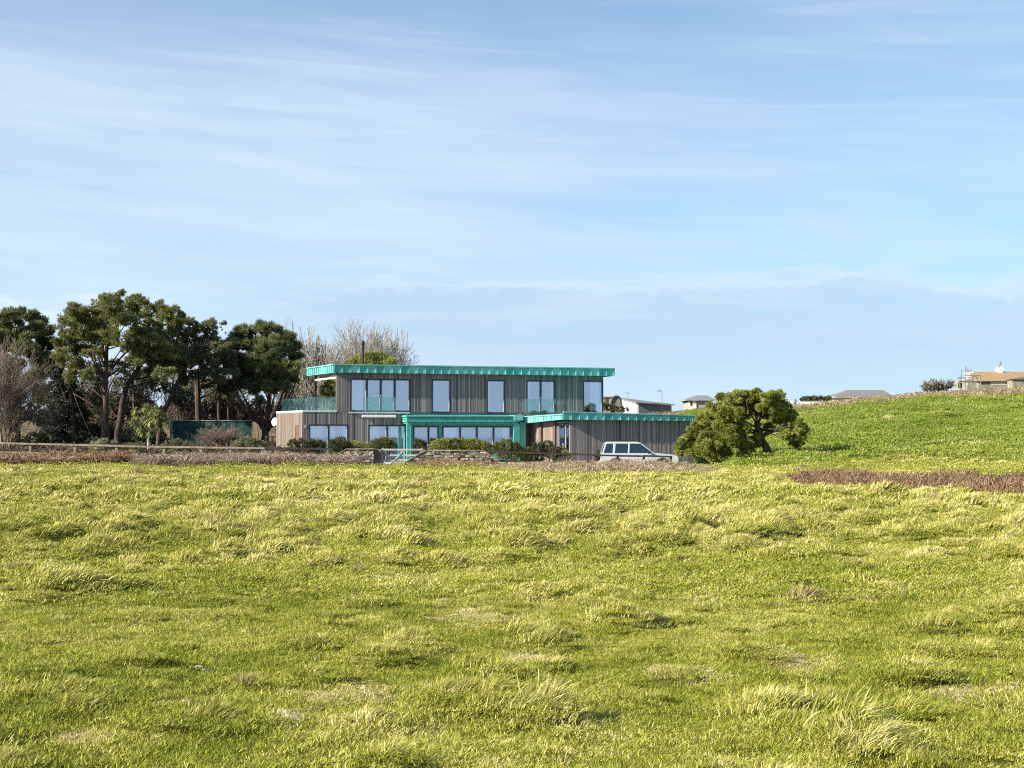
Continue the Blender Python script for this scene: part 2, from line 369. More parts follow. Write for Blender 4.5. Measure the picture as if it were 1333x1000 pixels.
def build_ground():
    th = np.concatenate([np.arange(-180, -36, 4.0), np.arange(-36, 36, .11), np.arange(36, 180, 4.0)])
    rr = [1.5]
    while rr[-1] < 8000: rr.append(rr[-1] * (1.0068 if rr[-1] < 70 else (1.016 if rr[-1] < 260 else 1.25)))
    rr = np.array(rr); A, B = np.meshgrid(np.radians(th), rr)
    X = B * np.sin(A); Y = B * np.cos(A); Z = ground(X, Y)
    n, m = X.shape
    v = np.stack([X.ravel(), Y.ravel(), Z.ravel()], 1)
    i = np.arange(n - 1)[:, None] * m + np.arange(m)[None, :]; j = np.arange(n - 1)[:, None] * m + (np.arange(m)[None, :] + 1) % m
    q = np.stack([i, j, j + m, i + m], -1).reshape(-1, 4)[:, ::-1]
    # centre cap under the camera: quads of a collapsed ring
    c0 = len(v); v = np.vstack([v, [[0, 0, float(terr(0., 0.))]]])
    k = np.arange(m); cap = np.stack([np.full(m, c0), (k + 1) % m, k], 1)
    x, y = v[:, 0], v[:, 1]
    brown = np.clip(sst(-x, 11, 16) * sst(y, 86, 92) + (sst(y, 72, 75) - sst(y, 80, 84)) * (1 - sst(x, 10, 13)), 0, 1)
    brown = np.maximum(brown, sst(y, 146 , 160) * .75); brown = np.maximum(brown, sst(y, 95, 110) * sst(-x / np.maximum(y, 1), -.165, -.13))
    ngreen = sst(y, 62, 95) * sst(x, 10, 15)
    me = npmesh('field_ground', v, q, MT['ground'], attrs={'brown': brown, 'green': ngreen}, smooth=True, origin=(0, 0, 0))
    npmesh_cap = bpy.data.meshes
    tag(me, kind='structure')
    return me
m, t, b = mat('turf_soil', .95, .1)
n1 = tnoise(t, .35, 4, .6); n2 = tnoise(t, 3.5, 5, .65)
g1 = ramp(t, n2, [(.3, (.05, .065, .015)), (.5, (.15, .16, .035)), (.7, (.30, .27, .10))])
g2 = ramp(t, n2, [(.3, (.05, .09, .012)), (.5, (.13, .21, .025)), (.7, (.22, .30, .05))])
g3 = ramp(t, n2, [(.3, (.06, .04, .025)), (.5, (.15, .11, .065)), (.7, (.26, .21, .12))])
c = tmix(t, attr(t, 'green'), g1, g2); c = tmix(t, attr(t, 'brown'), c, g3)
t.links.new(c, b.inputs['Base Color']); bump(t, b, n2, .6, .05)
MT['ground'] = m
G = build_ground()
m, t, b = mat('added_sea_water', .15, .5)
n1 = tnoise(t, .05, 4); t.links.new(ramp(t, n1, [(.3, (.03, .08, .12)), (.7, (.05, .12, .17))]), b.inputs['Base Color']); bump(t, b, tnoise(t, .4, 3), .3, .3)
mb = MB(); mb.add([Vector((-9000, -9000, -15)), Vector((9000, -9000, -15)), Vector((9000, 9000, -15)), Vector((-9000, 9000, -15))], [(0, 1, 2, 3)])
tag(mb.build('sea', m), kind='structure')  # unseen water sheet added so low panes reflect pale blue; also fills the horizon

# ------------------------------------------------------------------ house frame
TH = R(17.0); cT, sT = math.cos(TH), math.sin(TH)
P0 = (((438 - CX) / F) * 88.4, 88.4)
def hp(u, v, z): return Vector((P0[0] + u * cT - v * sT, P0[1] + u * sT + v * cT, z))
def U(px, v):
    k = (px - CX) / F
    for _ in range(1): u = (k * (P0[1] + v * cT) - P0[0] + v * sT) / (cT - k * sT)
    return u
def Z(px, py, v=0):
    D = P0[1] + U(px, v) * sT + v * cT
    return at(px, py, D).z
SK = -.13
def hbox(mb, u0, u1, v0, v1, z0, z1, r=.5): mb.box((u0, v0, z0), (u1, v1, z1), r, fn=hp)

def boards(mb, A, B, z0, z1, openings=(), bw=.09, flip=1, back=.12):
    """vertical boarding from plan point A to B (local u,v); outward side is to the right of A->B seen from above"""
    ax, ay = A; bx, by = B; L = math.hypot(bx - ax, by - ay); dx, dy = (bx - ax) / L, (by - ay) / L; nx, ny = dy * flip, -dx * flip
    ed = set([0.0, L]); s = bw
    while s < L: ed.add(round(s, 4)); s += bw * random.choice((.85, 1, 1, 1.15))
    for o in openings:
        for q in o[:2]:
            ed = {e for e in ed if abs(e - q) > .035}; ed.add(q)
    ed |= {0.0, L}; ed = sorted(ed)
    for a, c in zip(ed, ed[1:]):
        if c - a < 1e-3: continue
        mid = (a + c) / 2; zs = [(z0, z1)]
        for (s0, s1, za, zb) in openings:
            if s0 <= mid <= s1:
                nz = []
                for (p, q) in zs:
                    if za > p: nz.append((p, min(za, q)))
                    if zb < q: nz.append((max(zb, p), q))
                zs = [k for k in nz if k[1] - k[0] > .01]
        g = .009; r = random.random(); th = .022 + random.random() * .012
        r = min(1, max(0, random.gauss(.52, .15)))
        def P(s_, n_, z_): return hp(ax + dx * s_ + nx * n_, ay + dy * s_ + ny * n_, z_)
        for (p, q) in zs:
            a1, c1 = a + g, c - g
            for (i0, i1, n0, n1, rr) in ((a1, c1, 0, th, r), (a, c, -back, -.002, .12)):
                pts = [P(i0, n1, p), P(i1, n1, p), P(i1, n0, p), P(i0, n0, p), P(i0, n1, q), P(i1, n1, q), P(i1, n0, q), P(i0, n0, q)]
                mb.hexa(pts, rr)
def wall_fn(A, B):
    ax, ay = A; bx, by = B; L = math.hypot(bx - ax, by - ay); dx, dy = (bx - ax) / L, (by - ay) / L; nx, ny = dy, -dx
    return (lambda s, n, z: hp(ax + dx * s + nx * n, ay + dy * s + ny * n, z)), L
def window(parent, A, B, s0, s1, z0, z1, widths, curtains=(), sill=None, handle=None, inset=.07, fr=.07, curt_z=None):
    """glazed opening in wall A->B; widths: relative pane widths; curtains: list of (start,end) fractions"""
    P, L = wall_fn(A, B); mb = MB()
    def bx(a, c, p, q, n0, n1, m=None): (m or mb).hexa([P(a, n1, p), P(c, n1, p), P(c, n0, p), P(a, n0, p), P(a, n1, q), P(c, n1, q), P(c, n0, q), P(a, n0, q)])
    n0, n1 = -.09, .036
    bx(s0, s1, z1 - fr, z1, n0, n1); bx(s0, s1, z0, z0 + fr, n0, n1)
    bx(s0, s0 + fr, z0 + fr, z1 - fr, n0, n1); bx(s1 - fr, s1, z0 + fr, z1 - fr, n0, n1)
    tot = sum(widths); x = s0 + fr; W = s1 - s0 - 2 * fr; bars = []
    panes = []
    for i, w_ in enumerate(widths):
        xe = x + W * w_ / tot
        if i < len(widths) - 1: bx(xe - .045, xe + .045, z0 + fr, z1 - fr, n0, n1 - .008)
        panes.append((x + (.045 if i else 0), xe - (.045 if i < len(widths) - 1 else 0))); x = xe
    win = mb.build('window', MT['dark_frame'], parent)
    for (a, c) in panes:
        m2 = MB(); k = .035
        bx(a, c, z0 + fr, z0 + fr + k, -.07, 0, m2); bx(a, c, z1 - fr - k, z1 - fr, -.07, 0, m2)
        bx(a, a + k, z0 + fr + k, z1 - fr - k, -.07, 0, m2); bx(c - k, c, z0 + fr + k, z1 - fr - k, -.07, 0, m2)
        m2.build('sash', MT['sash'], win)
        m3 = MB(); bx(a + k, c - k, z0 + fr + k, z1 - fr - k, -.045, -.03, m3); m3.build('pane', MT['glass'], win)
    for (fa, fb) in curtains:
        m4 = MB(); a = s0 + fr + W * fa; c = s0 + fr + W * fb; n = max(6, int((c - a) / .045)); pts = []
        for i in range(n + 1):
            s_ = a + (c - a) * i / n; pts.append((s_, -.15 + .04 * math.sin(i * 1.35) + .02 * math.sin(i * .6)))
        v = []
        for (s_, nn) in pts: v += [P(s_, nn, z0 + .03), P(s_, nn, z1 - .03)]
        m4.add(v, [(2 * i, 2 * i + 2, 2 * i + 3, 2 * i + 1) for i in range(n)]); m4.build('curtain', MT['curtain'], win, smooth=True)
    if handle is not None:
        m5 = MB(); s_ = s0 + fr + W * handle; zc = z0 + (z1 - z0) * .48
        bx(s_ - .02, s_ + .02, zc - .09, zc + .09, n1, n1 + .02, m5); bx(s_ - .015, s_ + .12, zc, zc + .03, n1 + .02, n1 + .05, m5)
        m5.build('handle', MT['sash'], win)
    return win
def seam_fascia(mb, A, B, z0, z1, z0b=None, z1b=None, sp=.5, proud=.045, lip=.06, th=.05):
    """folded copper edge from A to B with upright seams and a lip; heights may taper"""
    P, L = wall_fn(A, B); z0b = z0 if z0b is None else z0b; z1b = z1 if z1b is None else z1b
    def lo(s): return z0 + (z0b - z0) * s / L
    def hi(s): return z1 + (z1b - z1) * s / L
    def seg(a, c, n0, n1, fl, fh, r=.5): mb.hexa([P(a, n1, fl(a)), P(c, n1, fl(c)), P(c, n0, fl(c)), P(a, n0, fl(a)), P(a, n1, fh(a)), P(c, n1, fh(c)), P(c, n0, fh(c)), P(a, n0, fh(a))], r)
    n = max(1, round(L / sp)); 
    for i in range(n): seg(L * i / n, L * (i + 1) / n, -th, 0, lo, lambda s: hi(s) - lip, random.random())
    seg(0, L, -th, proud + .02, lambda s: hi(s) - lip, hi, .6)
    seg(0, L, -.01, .012, lambda s: lo(s) - .01, lambda s: lo(s) + .015, .4)
    for i in range(n + 1):
        s_ = min(max(L * i / n, .014), L - .014); seg(s_ - .012, s_ + .012, 0, proud, lambda s: lo(s) + .012, lambda s: hi(s) - lip, .55)

def build_house():
    uA = U(394.2, 0)                        # left end of the lower front wall
    uR = U(785, 0)                          # right end of the upper wall
    zc = 3.05; zt = 5.28; base = -.35
    H = empty('timber_house', hp(uA + 8, 4, 0), 'two storey timber clad house with green copper roof edge and big windows', 'house')
    dl = 5.6; LB = (uA + SK * dl, dl)
    # lower front wall, left part
    o1 = (U(402, 0) - uA, U(453.5, 0) - uA, base + .3, Z(428, 552.6)); o2 = (U(479.5, 0) - uA, U(528.5, 0) - uA, base + .3, Z(500, 553.2))
    mb = MB(); u528 = U(529, 0)
    boards(mb, (uA, 0), (u528, 0), base, zc - .08, [o1, o2], .085)
    mb.build('wall', MT['timber'], H)
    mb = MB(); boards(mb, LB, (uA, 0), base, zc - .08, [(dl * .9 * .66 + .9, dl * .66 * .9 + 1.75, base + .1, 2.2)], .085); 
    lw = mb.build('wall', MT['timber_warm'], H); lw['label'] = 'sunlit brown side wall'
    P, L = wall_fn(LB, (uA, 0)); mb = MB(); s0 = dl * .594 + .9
    mb.hexa([P(s0, .005, base), P(s0 + .85, .005, base), P(s0 + .85, -.1, base), P(s0, -.1, base), P(s0, .005, 2.2), P(s0 + .85, .005, 2.2), P(s0 + .85, -.1, 2.2), P(s0, -.1, 2.2)])
    mb.build('side_door', simple('brown_door_wood', [(.3, (.09, .05, .035)), (.7, (.17, .1, .075))], 5), H)
    window(H, (uA, 0), (u528, 0), *o1, [1, 1], [(.0, .34), (.5, .68), (.86, 1)])
    window(H, (uA, 0), (u528, 0), *o2, [1, 1], [(0, .28), (.6, .95)])
    # behind the bay: plain wall, then the back and right walls of the lower storey
    uE = U(743, -5.7)
    mb = MB(); boards(mb, (u528, 0), (U(536, 0), 0), 2.2, zc - .08, [], .085)
    mb.build('wall', MT['timber'], H); mb = MB(); boards(mb, (U(672, 0), 0), (uR, 0), base, zc - .08, [], .085)
    boards(mb, (uR, 9), (LB[0] + 1.6, 9), base, zc - .08, [], .3); boards(mb, (LB[0] + 1.6, 9), LB, base, zc - .08, [], .2); boards(mb, (uR, 0), (uR, 9), base, zc - .08, [], .2)
    mb.build('wall', MT['timber'], H)
    # floors and flat terrace
    mb = MB(); mb.prism([(uA + .02, .05), (uR, .05), (uR, 8.9), (LB[0] + 1.65, 8.9), (LB[0] + .02, dl)], zc - .3, zc - .06, hp); mb.prism([(uA + .05, .15), (uR - .05, .15), (uR - .05, 8.8), (LB[0] + 1.75, 8.8), (LB[0] + .1, dl)], base, -.02, hp)
    mb.build('floor_slab', MT['interior'], H)
    mb = MB(); P, L = wall_fn((uA, 0), (U(438.5, 0), 0))
    hbox(mb, uA - .03, U(438.5, 0), -.05, .25, zc - .08, zc + .03); mb.prism([(uA - .03, .25), (uA + .27, .25), (LB[0] + .27, dl), (LB[0] - .05, dl)], zc - .08, zc + .03, hp)
    mb.build('coping', MT['coping'], H)
    mb = MB(); hbox(mb, U(454, 0), U(533, 0), -.12, -.04, zc - .13, zc - .06); mb.build('sill', MT['coping'], H)
    mb = MB(); hbox(mb, U(472, -.2), U(515.5, -.2), -.22, -.04, Z(500, 543.6, -.1), Z(500, 540.3, -.1)); mb.build('awning_box', MT['white'], H, bevel=.02)
    # upper front wall and windows
    ops = []
    for (a, c, yt, yb) in ((455.8, 534.2, 493.2, 536.2), (561.8, 586.6, 493.9, 537.5), (633.2, 657.6, 494.6, 538.3), (685, 722.6, 495.2, 538.6), (758.6, 784.8, 495.6, 539)):
        ops.append((U(a, 0), min(U(c, 0), uR - .015), Z((a + c) / 2, yb), Z((a + c) / 2, yt)))
    mb = MB(); boards(mb, (0, 0), (uR, 0), zc - .06, zt + .04, ops, .085)
    mb.build('wall', MT['timber'], H)
    curt = [[(0, .2), (.27, .3)], [], [(0, .16)], [(0, .12), (.9, 1)], [(.38, .75), (.78, 1)]]
    wd = [[1.1, 1, 1, 1.05], [1], [1], [1, 1], [1]]
    for o, cu, w_, hd in zip(ops, curt, wd, (.5, None, None, .5, None)): window(H, (0, 0), (uR, 0), *o, w_, cu, handle=hd)
    mb = MB()     # side, back of the upper storey; the covered balcony lies left of it
    boards(mb, (1.9, 8.2), (.72, .22), zc, zt + .04, [], .25); boards(mb, (uR, 8.2), (1.9, 8.2), zc, zt + .04, [], .3)
    boards(mb, (uR, .1), (uR, 8.2), zc, zt + .04, [(.12, 1.5, zc + .1, zt - .3)], .25)
    mb.build('wall', MT['timber'], H)
    mb = MB(); hbox(mb, uR - .06, uR + .03, .02, .14, zc + .03, zt - .1); hbox(mb, uR - .05, uR + .03, .14, .25, zc + .03, zt - .1); mb.build('corner_post', MT['dark_frame'], H)
    mb = MB(); hbox(mb, uR - .03, uR - .01, .26, 1.45, zc + .12, zt - .32); mb.build('side_pane', MT['glass'], H)
    mb = MB(); hbox(mb, 0, .12, .14, .24, zc, zt + .04); hbox(mb, .12, .72, .14, .24, zc, zt + .04); mb.build('balcony_screen', MT['timber'], H)
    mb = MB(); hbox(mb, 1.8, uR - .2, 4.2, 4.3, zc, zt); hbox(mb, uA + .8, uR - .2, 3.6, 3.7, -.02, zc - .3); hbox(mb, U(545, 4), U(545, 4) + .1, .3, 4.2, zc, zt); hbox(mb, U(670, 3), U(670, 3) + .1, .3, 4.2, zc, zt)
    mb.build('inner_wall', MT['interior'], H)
    # balcony glazing
    rt = Z(415, 516.5); gv = .1
    for (a, c) in ((397.6, 411.3), (411.8, 426.5), (427.0, 437.6)):
        mb = MB(); hbox(mb, U(a, gv), U(c, gv), gv, gv + .02, zc + .05, rt); mb.build('balustrade_pane', MT['rail_glass'], H)
    lx = lambda v: U(397.2, gv) + SK * (v - gv)
    for k in range(3):
        v0 = gv + .03 + k * 1.7; v1 = v0 + 1.66
        mb = MB(); mb.prism([(lx(v0), v0), (lx(v0) + .02, v0), (lx(v1) + .02, v1), (lx(v1), v1)], zc + .05, rt, hp); mb.build('balustrade_pane', MT['rail_glass'], H)
    v1 = gv + 3 * 1.7
    for k in range(2):
        mb = MB(); u0 = lx(v1) + .05 + k * 1.6; hbox(mb, u0, u0 + 1.55, v1, v1 + .02, zc + .05, rt); mb.build('balustrade_pane', MT['rail_glass'], H)
    for px in (400, 409.5, 414.5, 424, 429.5, 435.5): mb = MB(); hbox(mb, U(px, gv) - .03, U(px, gv) + .03, gv - .02, gv + .05, zc + .03, zc + .13); mb.build('glass_clamp', MT['grey_metal'], H)
    ju = MB(); hbox(ju, U(474, -.12), U(516, -.12), -.13, -.115, Z(495, 536.5, -.1), Z(495, 516.8, -.1)); ju.build('juliet_pane', MT['rail_glass'], H)
    ju = MB(); hbox(ju, U(683, -.12), U(723.5, -.12), -.13, -.115, Z(704, 538.5, -.1), Z(704, 519.6, -.1)); ju.build('juliet_pane', MT['rail_glass'], H)
    # main roof
    v0 = -.38; uL = U(434.6, v0); uX = U(799.5, v0); zT = 5.80; zB = 5.305; LR = 5.5
    pl = [(uL, v0), (uX, v0), (uX, 8.7), (uL + SK * 9.1, 8.7)]
    mb = MB(); mb.prism([(uL + .06, v0 + .06), (uX - .06, v0 + .06), (uX - .06, 8.64), (uL + SK * 9.0 + 3.2, 8.64), (uL + SK * LR + 3, LR + v0), (uL + SK * LR + .06, LR + v0)], zB + .03, zT - .03, hp)
    rf = mb.build('roof', MT['copper'], H)
    mb = MB(); seam_fascia(mb, (uL, v0), (uX, v0), zB, zT); seam_fascia(mb, (uL + SK * LR, v0 + LR), (uL, v0), zB, zT, sp=.42); seam_fascia(mb, (uX, v0), (uX, 8.7), zB, zT)
    mb.build('fascia', MT['copper'], rf)
    mb = MB(); mb.prism([(uL + .08, v0 + .08), (.0, v0 + .08), (.9, 8.3), (uL + SK * (LR - .2) + .08, LR + v0 - .1)], zB + .005, zB + .028, hp)
    mb.build('soffit', MT['timber_warm'], rf)
    mb = MB(); q0 = (U(411, 4.3), 4.3); mb.prism([(q0[0] - .05, 4.3), (-.02, .05), (.06, .05), (q0[0] + .05, 4.3)], Z(420, 494, 2) - .0, Z(420, 494, 2) + .09, hp)
    mb.build('balcony_beam', MT['white'], H)
    mb = MB(); hbox(mb, q0[0] - .06, q0[0] + .06, 4.3, 4.42, zc, zB + .03); mb.build('balcony_post', MT['black_metal'], H)
    # flue
    fx = U(472, 4); p = [hp(fx, 4, zT - .05), hp(fx, 4, Z(472, 447, 4))]; mb = MB(); mb.tube(p, .075, 12); mb.tube([hp(fx, 4, Z(472, 454.5, 4)), hp(fx, 4, Z(472, 454, 4))], .17, 12)
    mb.tube([hp(fx, 4, Z(472, 448.6, 4)), hp(fx, 4, Z(472, 446.2, 4)), hp(fx, 4, Z(472, 443.6, 4))], [.13, .13, .08], 12); mb.build('flue', MT['black_metal'], rf)
    # ---- green bay with canopy
    bv = -1.0; cv = -1.3; ub0 = U(534.5, bv); ub1 = U(673.5, bv); wt = Z(600, 554.7, bv); b1 = (U(537.8, bv) - ub0, U(571.2, bv) - ub0, base + .3, wt); b2 = (U(575.6, bv) - ub0, U(665.4, bv) - ub0, base + .95, wt)
    mb = MB(); P, L = wall_fn((ub0, bv), (ub1, bv))
    def q(a, c, p_, r_, n0=-.1, n1=0): mb.hexa([P(a, n1, p_), P(c, n1, p_), P(c, n0, p_), P(a, n0, p_), P(a, n1, r_), P(c, n1, r_), P(c, n0, r_), P(a, n0, r_)])
    zt2 = 2.46
    q(0, b1[0], base, zt2); q(b1[1], b2[0], base, zt2); q(b2[1], L, base, zt2); q(b1[0], b1[1], wt, zt2); q(b2[0], b2[1], wt, zt2); q(b2[0], b2[1], base, b2[2]); q(b1[0], b1[1], base, b1[2])
    hbox(mb, ub0, ub0 + .1, bv + .102, -.03, base, zt2); hbox(mb, ub1 - .1, ub1, bv + .102, -.03, base, zt2)
    bay = mb.build('bay_wall', MT['copper_paint'], H)
    window(H, (ub0, bv), (ub1, bv), *b1, [1.55, 1], [], handle=.56); window(H, (ub0, bv), (ub1, bv), *b2, [1, 1, 1, 1], [(0, .2), (.9, 1)])
    uc0 = U(528.8, cv); uc1 = U(677.5, cv); yt = [Z(600, y_, cv) for y_ in (541.0, 543.4, 546.2, 549.4)]
    mb = MB()
    for (a, c, ex) in ((yt[1], yt[0], .0), (yt[2], yt[1] - .012, -.06), (yt[3], yt[2] - .012, -.03), (zt2 - .16, yt[3] - .01, -.10)):
        hbox(mb, uc0 - ex, uc1 + ex, cv - ex, -.04, a, c, random.random())
    n = 26
    for i in range(n): u_ = uc0 + (uc1 - uc0) * (i + .5) / n; hbox(mb, u_ - .02, u_ + .02, cv + .01, -.05, yt[0], yt[0] + .025)
    mb.build('canopy', MT['copper_paint'], H, bevel=.012)
    for (a, c) in ((529.6, 534.0), (668.6, 676.6)):
        mb = MB(); hbox(mb, U(a, cv + .1), U(c, cv + .1), cv + .1, cv + .28, base, zt2 - .16); mb.build('canopy_post', MT['copper_paint'], H, bevel=.01)
    mb = MB(); hbox(mb, U(669, cv), U(681, cv), cv - .05, -.045, yt[3] + .1, yt[0] + .05); hbox(mb, U(676.8, -.8), U(682.5, -.5), -.8, -.05, base, yt[3]); mb.build('downpipe_box', MT['copper'], H, bevel=.01)
    # ---- garage wing
    gv0 = -5.7; gw0 = U(743, gv0); gw1 = U(907.5, gv0); gvf = -6.05
    mb = MB(); boards(mb, (gw0, gv0), (gw1, gv0), base - .2, 2.56, [], .10); mb.build('wall', MT['timber'], H)
    mb = MB(); boards(mb, (gw1, gv0), (gw1, 2.6), base - .3, 2.5, [], .25); boards(mb, (gw1, 2.6), (uR + .1, 2.6), base, 2.5, [], .25); mb.build('wall', MT['timber'], H)
    sA = (gw0 + SK * (0 - gv0), 0.0); sB = (gw0, gv0); Pn, Ls = wall_fn(sA, sB)
    def S(px):     # distance along the side wall for an image column
        best = min(range(0, 601), key=lambda i: abs(pxof(Pn(Ls * i / 600, 0, 1)) - px)); return Ls * best / 600
    opn = [(S(686.2) if False else 0.05, S(687.5), base, 2.3), (S(726.5), S(741.5), base + .3, 2.3)]
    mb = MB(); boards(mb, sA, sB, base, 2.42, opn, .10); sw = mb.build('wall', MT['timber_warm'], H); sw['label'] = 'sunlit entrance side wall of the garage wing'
    window(H, sA, sB, opn[1][0], opn[1][1], base + .3, 2.3, [1.5, 1], [], handle=.5)
    pm = simple('dark_brown_post', [(.3, (.06, .042, .035)), (.7, (.12, .085, .07))], 5)
    for px in (693.5, 706, 724): s_ = S(px); hs = .13; mb = MB(); mb.hexa([Pn(s_ - hs, .14, base), Pn(s_ + hs, .14, base), Pn(s_ + hs, .035, base), Pn(s_ - hs, .035, base), Pn(s_ - hs, .14, 2.42), Pn(s_ + hs, .14, 2.42), Pn(s_ + hs, .035, 2.42), Pn(s_ - hs, .035, 2.42)]); mb.build('entrance_post', pm, H)
    fA = (U(732.8, gvf), gvf); fB = (U(911.8, gvf), gvf)
    z = [Z(732.8, 546.3, gvf), Z(732.8, 535.6, gvf), Z(911.8, 547.9, gvf), Z(911.8, 540.4, gvf)]
    bk = (fA[0] + SK * 5.75, -.3)
    mb = MB(); seam_fascia(mb, fA, fB, z[0], z[1], z[2], z[3]); seam_fascia(mb, bk, fA, Z(677.5, 551.6, -.3), Z(677.5, 542.4, -.3), z[0] + .02, Z(733, 538.7, gvf), sp=.36); seam_fascia(mb, fB, (fB[0], 2.9), z[2], z[3])
    g2 = MB(); g2.prism([(fA[0] + .07, fA[1] + .06), (fB[0] - .06, fB[1] + .06), (fB[0] - .06, 2.8), (uR + .12, 2.8), (uR + .12, -.05), (bk[0] + .07, -.05)], 2.50, [z[1] - .17, z[3] - .05, z[3] - .05, 2.72, 2.72, 2.7], hp)
    gr = g2.build('garage_roof', MT['copper'], H); mb.build('fascia', MT['copper'], gr)
    # wall lamp
    mb = MB(); mb.tube([hp(U(397.7, -.08), -.04, 2.12), hp(U(397.7, -.08), -.10, 2.12)], .05, 8); mb.tube([hp(U(397.7, -.1), -.12, 2.06), hp(U(397.7, -.1), -.12, 2.2)], .05, 8); mb.build('wall_lamp', MT['grey_metal'], H)
    # satellite dish on the side wall
    c0 = at(357.8, 549.5, 93.2); d = empty('satellite_dish', c0, 'white round satellite dish beside the left end of the house', 'satellite dish')
    mb = MB(); nrm = Vector((-.25, -.93, .25)).normalized(); a1 = nrm.orthogonal().normalized(); b1_ = nrm.cross(a1); v = []; f = []; nr = 6; sg = 24
    a1 = Vector((1, 0, 0)); a1 = (a1 - nrm * a1.dot(nrm)).normalized(); b1_ = nrm.cross(a1)
    for side in (0, .012):
        for i in range(nr + 1):
            for k in range(sg):
                r_ = .27 * i / nr; t_ = 2 * math.pi * k / sg
                v.append(c0 + a1 * math.cos(t_) * r_ * .72 + b1_ * math.sin(t_) * r_ + nrm * (.06 * (i / nr) ** 2 - side))
    for s_ in (0, 1):
        o_ = s_ * (nr + 1) * sg
        for i in range(nr):
            for k in range(sg): f.append((o_ + i * sg + k, o_ + i * sg + (k + 1) % sg, o_ + (i + 1) * sg + (k + 1) % sg, o_ + (i + 1) * sg + k))
    o_ = (nr + 1) * sg
    for k in range(sg): f.append((nr * sg + k, nr * sg + (k + 1) % sg, o_ + nr * sg + (k + 1) % sg, o_ + nr * sg + k))
    mb.add(v, f); mb.build('dish', MT['white'], d, smooth=True)
    mb = MB(); mb.tube([c0 - nrm * .02, c0 - nrm * .12 + Vector((0, 0, -.05)), Vector(c0) + Vector((.32, .1, -.08))], .025, 8); mb.build('bracket', MT['grey_metal'], d)
    mb = MB(); mb.tube([c0 - b1_ * .25, c0 + nrm * .3 - b1_ * .1], .01, 6); mb.ball(c0 + nrm * .3 - b1_ * .1, .035, .035, .035, 8, 6); mb.build('receiver_arm', MT['grey_metal'], d)
def pxof(p): 
    y = p.y * math.cos(PHI) + (p.z - EYE) * math.sin(PHI); return CX + F * p.x / y
build_house()

# ------------------------------------------------------------------ walls, gate, fences, drive
def build_stone_wall(pts, top, label, th=.4):
    """pts: plan points; top: list of (s, z) profile"""
    A, B = Vector(pts[0]), Vector(pts[1]); L = (B - A).length; d = (B - A) / L; n = Vector((-d.y, d.x))
    S_ = [q[0] for q in top]; Zt = [q[1] for q in top]; mb = MB()
    zlo = min(gz(*(A + d * s)) for s in (0, L / 2, L)) - .25
    core = MB()
    z = zlo; row = 0
    while z < max(Zt):
        h = random.uniform(.09, .17); s = -random.random() * .2
        while s < L:
            w_ = random.uniform(.10, .36); a, c = max(s, 0), min(s + w_, L); s += w_
            if c - a < .05: continue
            tt = float(np.interp((a + c) / 2, S_, Zt)); 
            if z > tt - .03: continue
            ht = min(h, tt - z)
            for side in (0, 1):
                o0 = random.uniform(-.03, .03); g = .012
                f0, f1 = (-th / 2 - o0, -th / 2 + .15) if side == 0 else (th / 2 - .15, th / 2 + o0)
                P = lambda s__, n__, z__: Vector(((A + d * s__ + n * n__).x, (A + d * s__ + n * n__).y, z__))
                j = [random.uniform(-.028, .028) for _ in range(8)]
                mb.hexa([P(a + g + j[0], f0, z + g + j[4] * .6), P(c - g + j[1], f0 + j[1], z + g + j[5] * .6), P(c - g, f1, z + g), P(a + g, f1, z + g), P(a + g + j[2], f0 + j[3], z + ht - g + j[6] * .6), P(c - g + j[3], f0, z + ht - g + j[7] * .6), P(c - g, f1, z + ht - g), P(a + g, f1, z + ht - g)], random.random())
        z += h; row += 1
    W_ = mb.build('stone_wall', MT['stone'], None, bevel=0); tag(W_, label, 'wall', 'rubble walls beside the field gate')
    n_ = 14; pl = []
    for i in range(n_ + 1):
        s = L * i / n_; pl.append((s, float(np.interp(s, S_, Zt)) - .02))
    for i in range(n_):
        a, c = pl[i], pl[i + 1]; P = lambda s__, n__, z__: Vector(((A + d * s__ + n * n__).x, (A + d * s__ + n * n__).y, z__))
        core.hexa([P(a[0], -th / 2 + .03, zlo), P(c[0], -th / 2 + .03, zlo), P(c[0], th / 2 - .03, zlo), P(a[0], th / 2 - .03, zlo), P(a[0], -th / 2 + .03, a[1] - .05), P(c[0], -th / 2 + .03, c[1] - .05), P(c[0], th / 2 - .03, c[1] - .05), P(a[0], th / 2 - .03, a[1] - .05)], .1)
    core.build('mortar', simple('wall_mortar', [(.3, (.05, .042, .032)), (.7, (.13, .115, .09))], 6, .95), W_)
    cp = MB(); s = 0
    while s < L - .05:
        w_ = min(random.uniform(.25, .5), L - s); za, zb = float(np.interp(s, S_, Zt)), float(np.interp(s + w_, S_, Zt))
        cp.hexa([P(s + .01, -th / 2 - .04, za - .02), P(s + w_ - .01, -th / 2 - .04, zb - .02), P(s + w_ - .01, th / 2 + .04, zb - .02), P(s + .01, th / 2 + .04, za - .02), P(s + .01, -th / 2 - .04, za + .04), P(s + w_ - .01, -th / 2 - .04, zb + .04), P(s + w_ - .01, th / 2 + .04, zb + .04), P(s + .01, th / 2 + .04, za + .04)], random.random() * .5 + .3); s += w_
    cp.build('coping', MT['stone'], W_)
DW = 79.0
def X(px, D): return (px - CX) / F * D
def Zp(py, D): return at(CX, py, D).z
A = (X(428, DW), DW - .1); B = (X(487, DW), DW)
L = B[0] - A[0]
build_stone_wall([A, B], [(0, Zp(602, DW)), (L * .34, Zp(585, DW)), (L, Zp(584.6, DW))], 'rough stone wall left of the field gate, its left end sloping down')
A = (X(527, DW), DW); B = (X(652, DW), DW); L = B[0] - A[0]
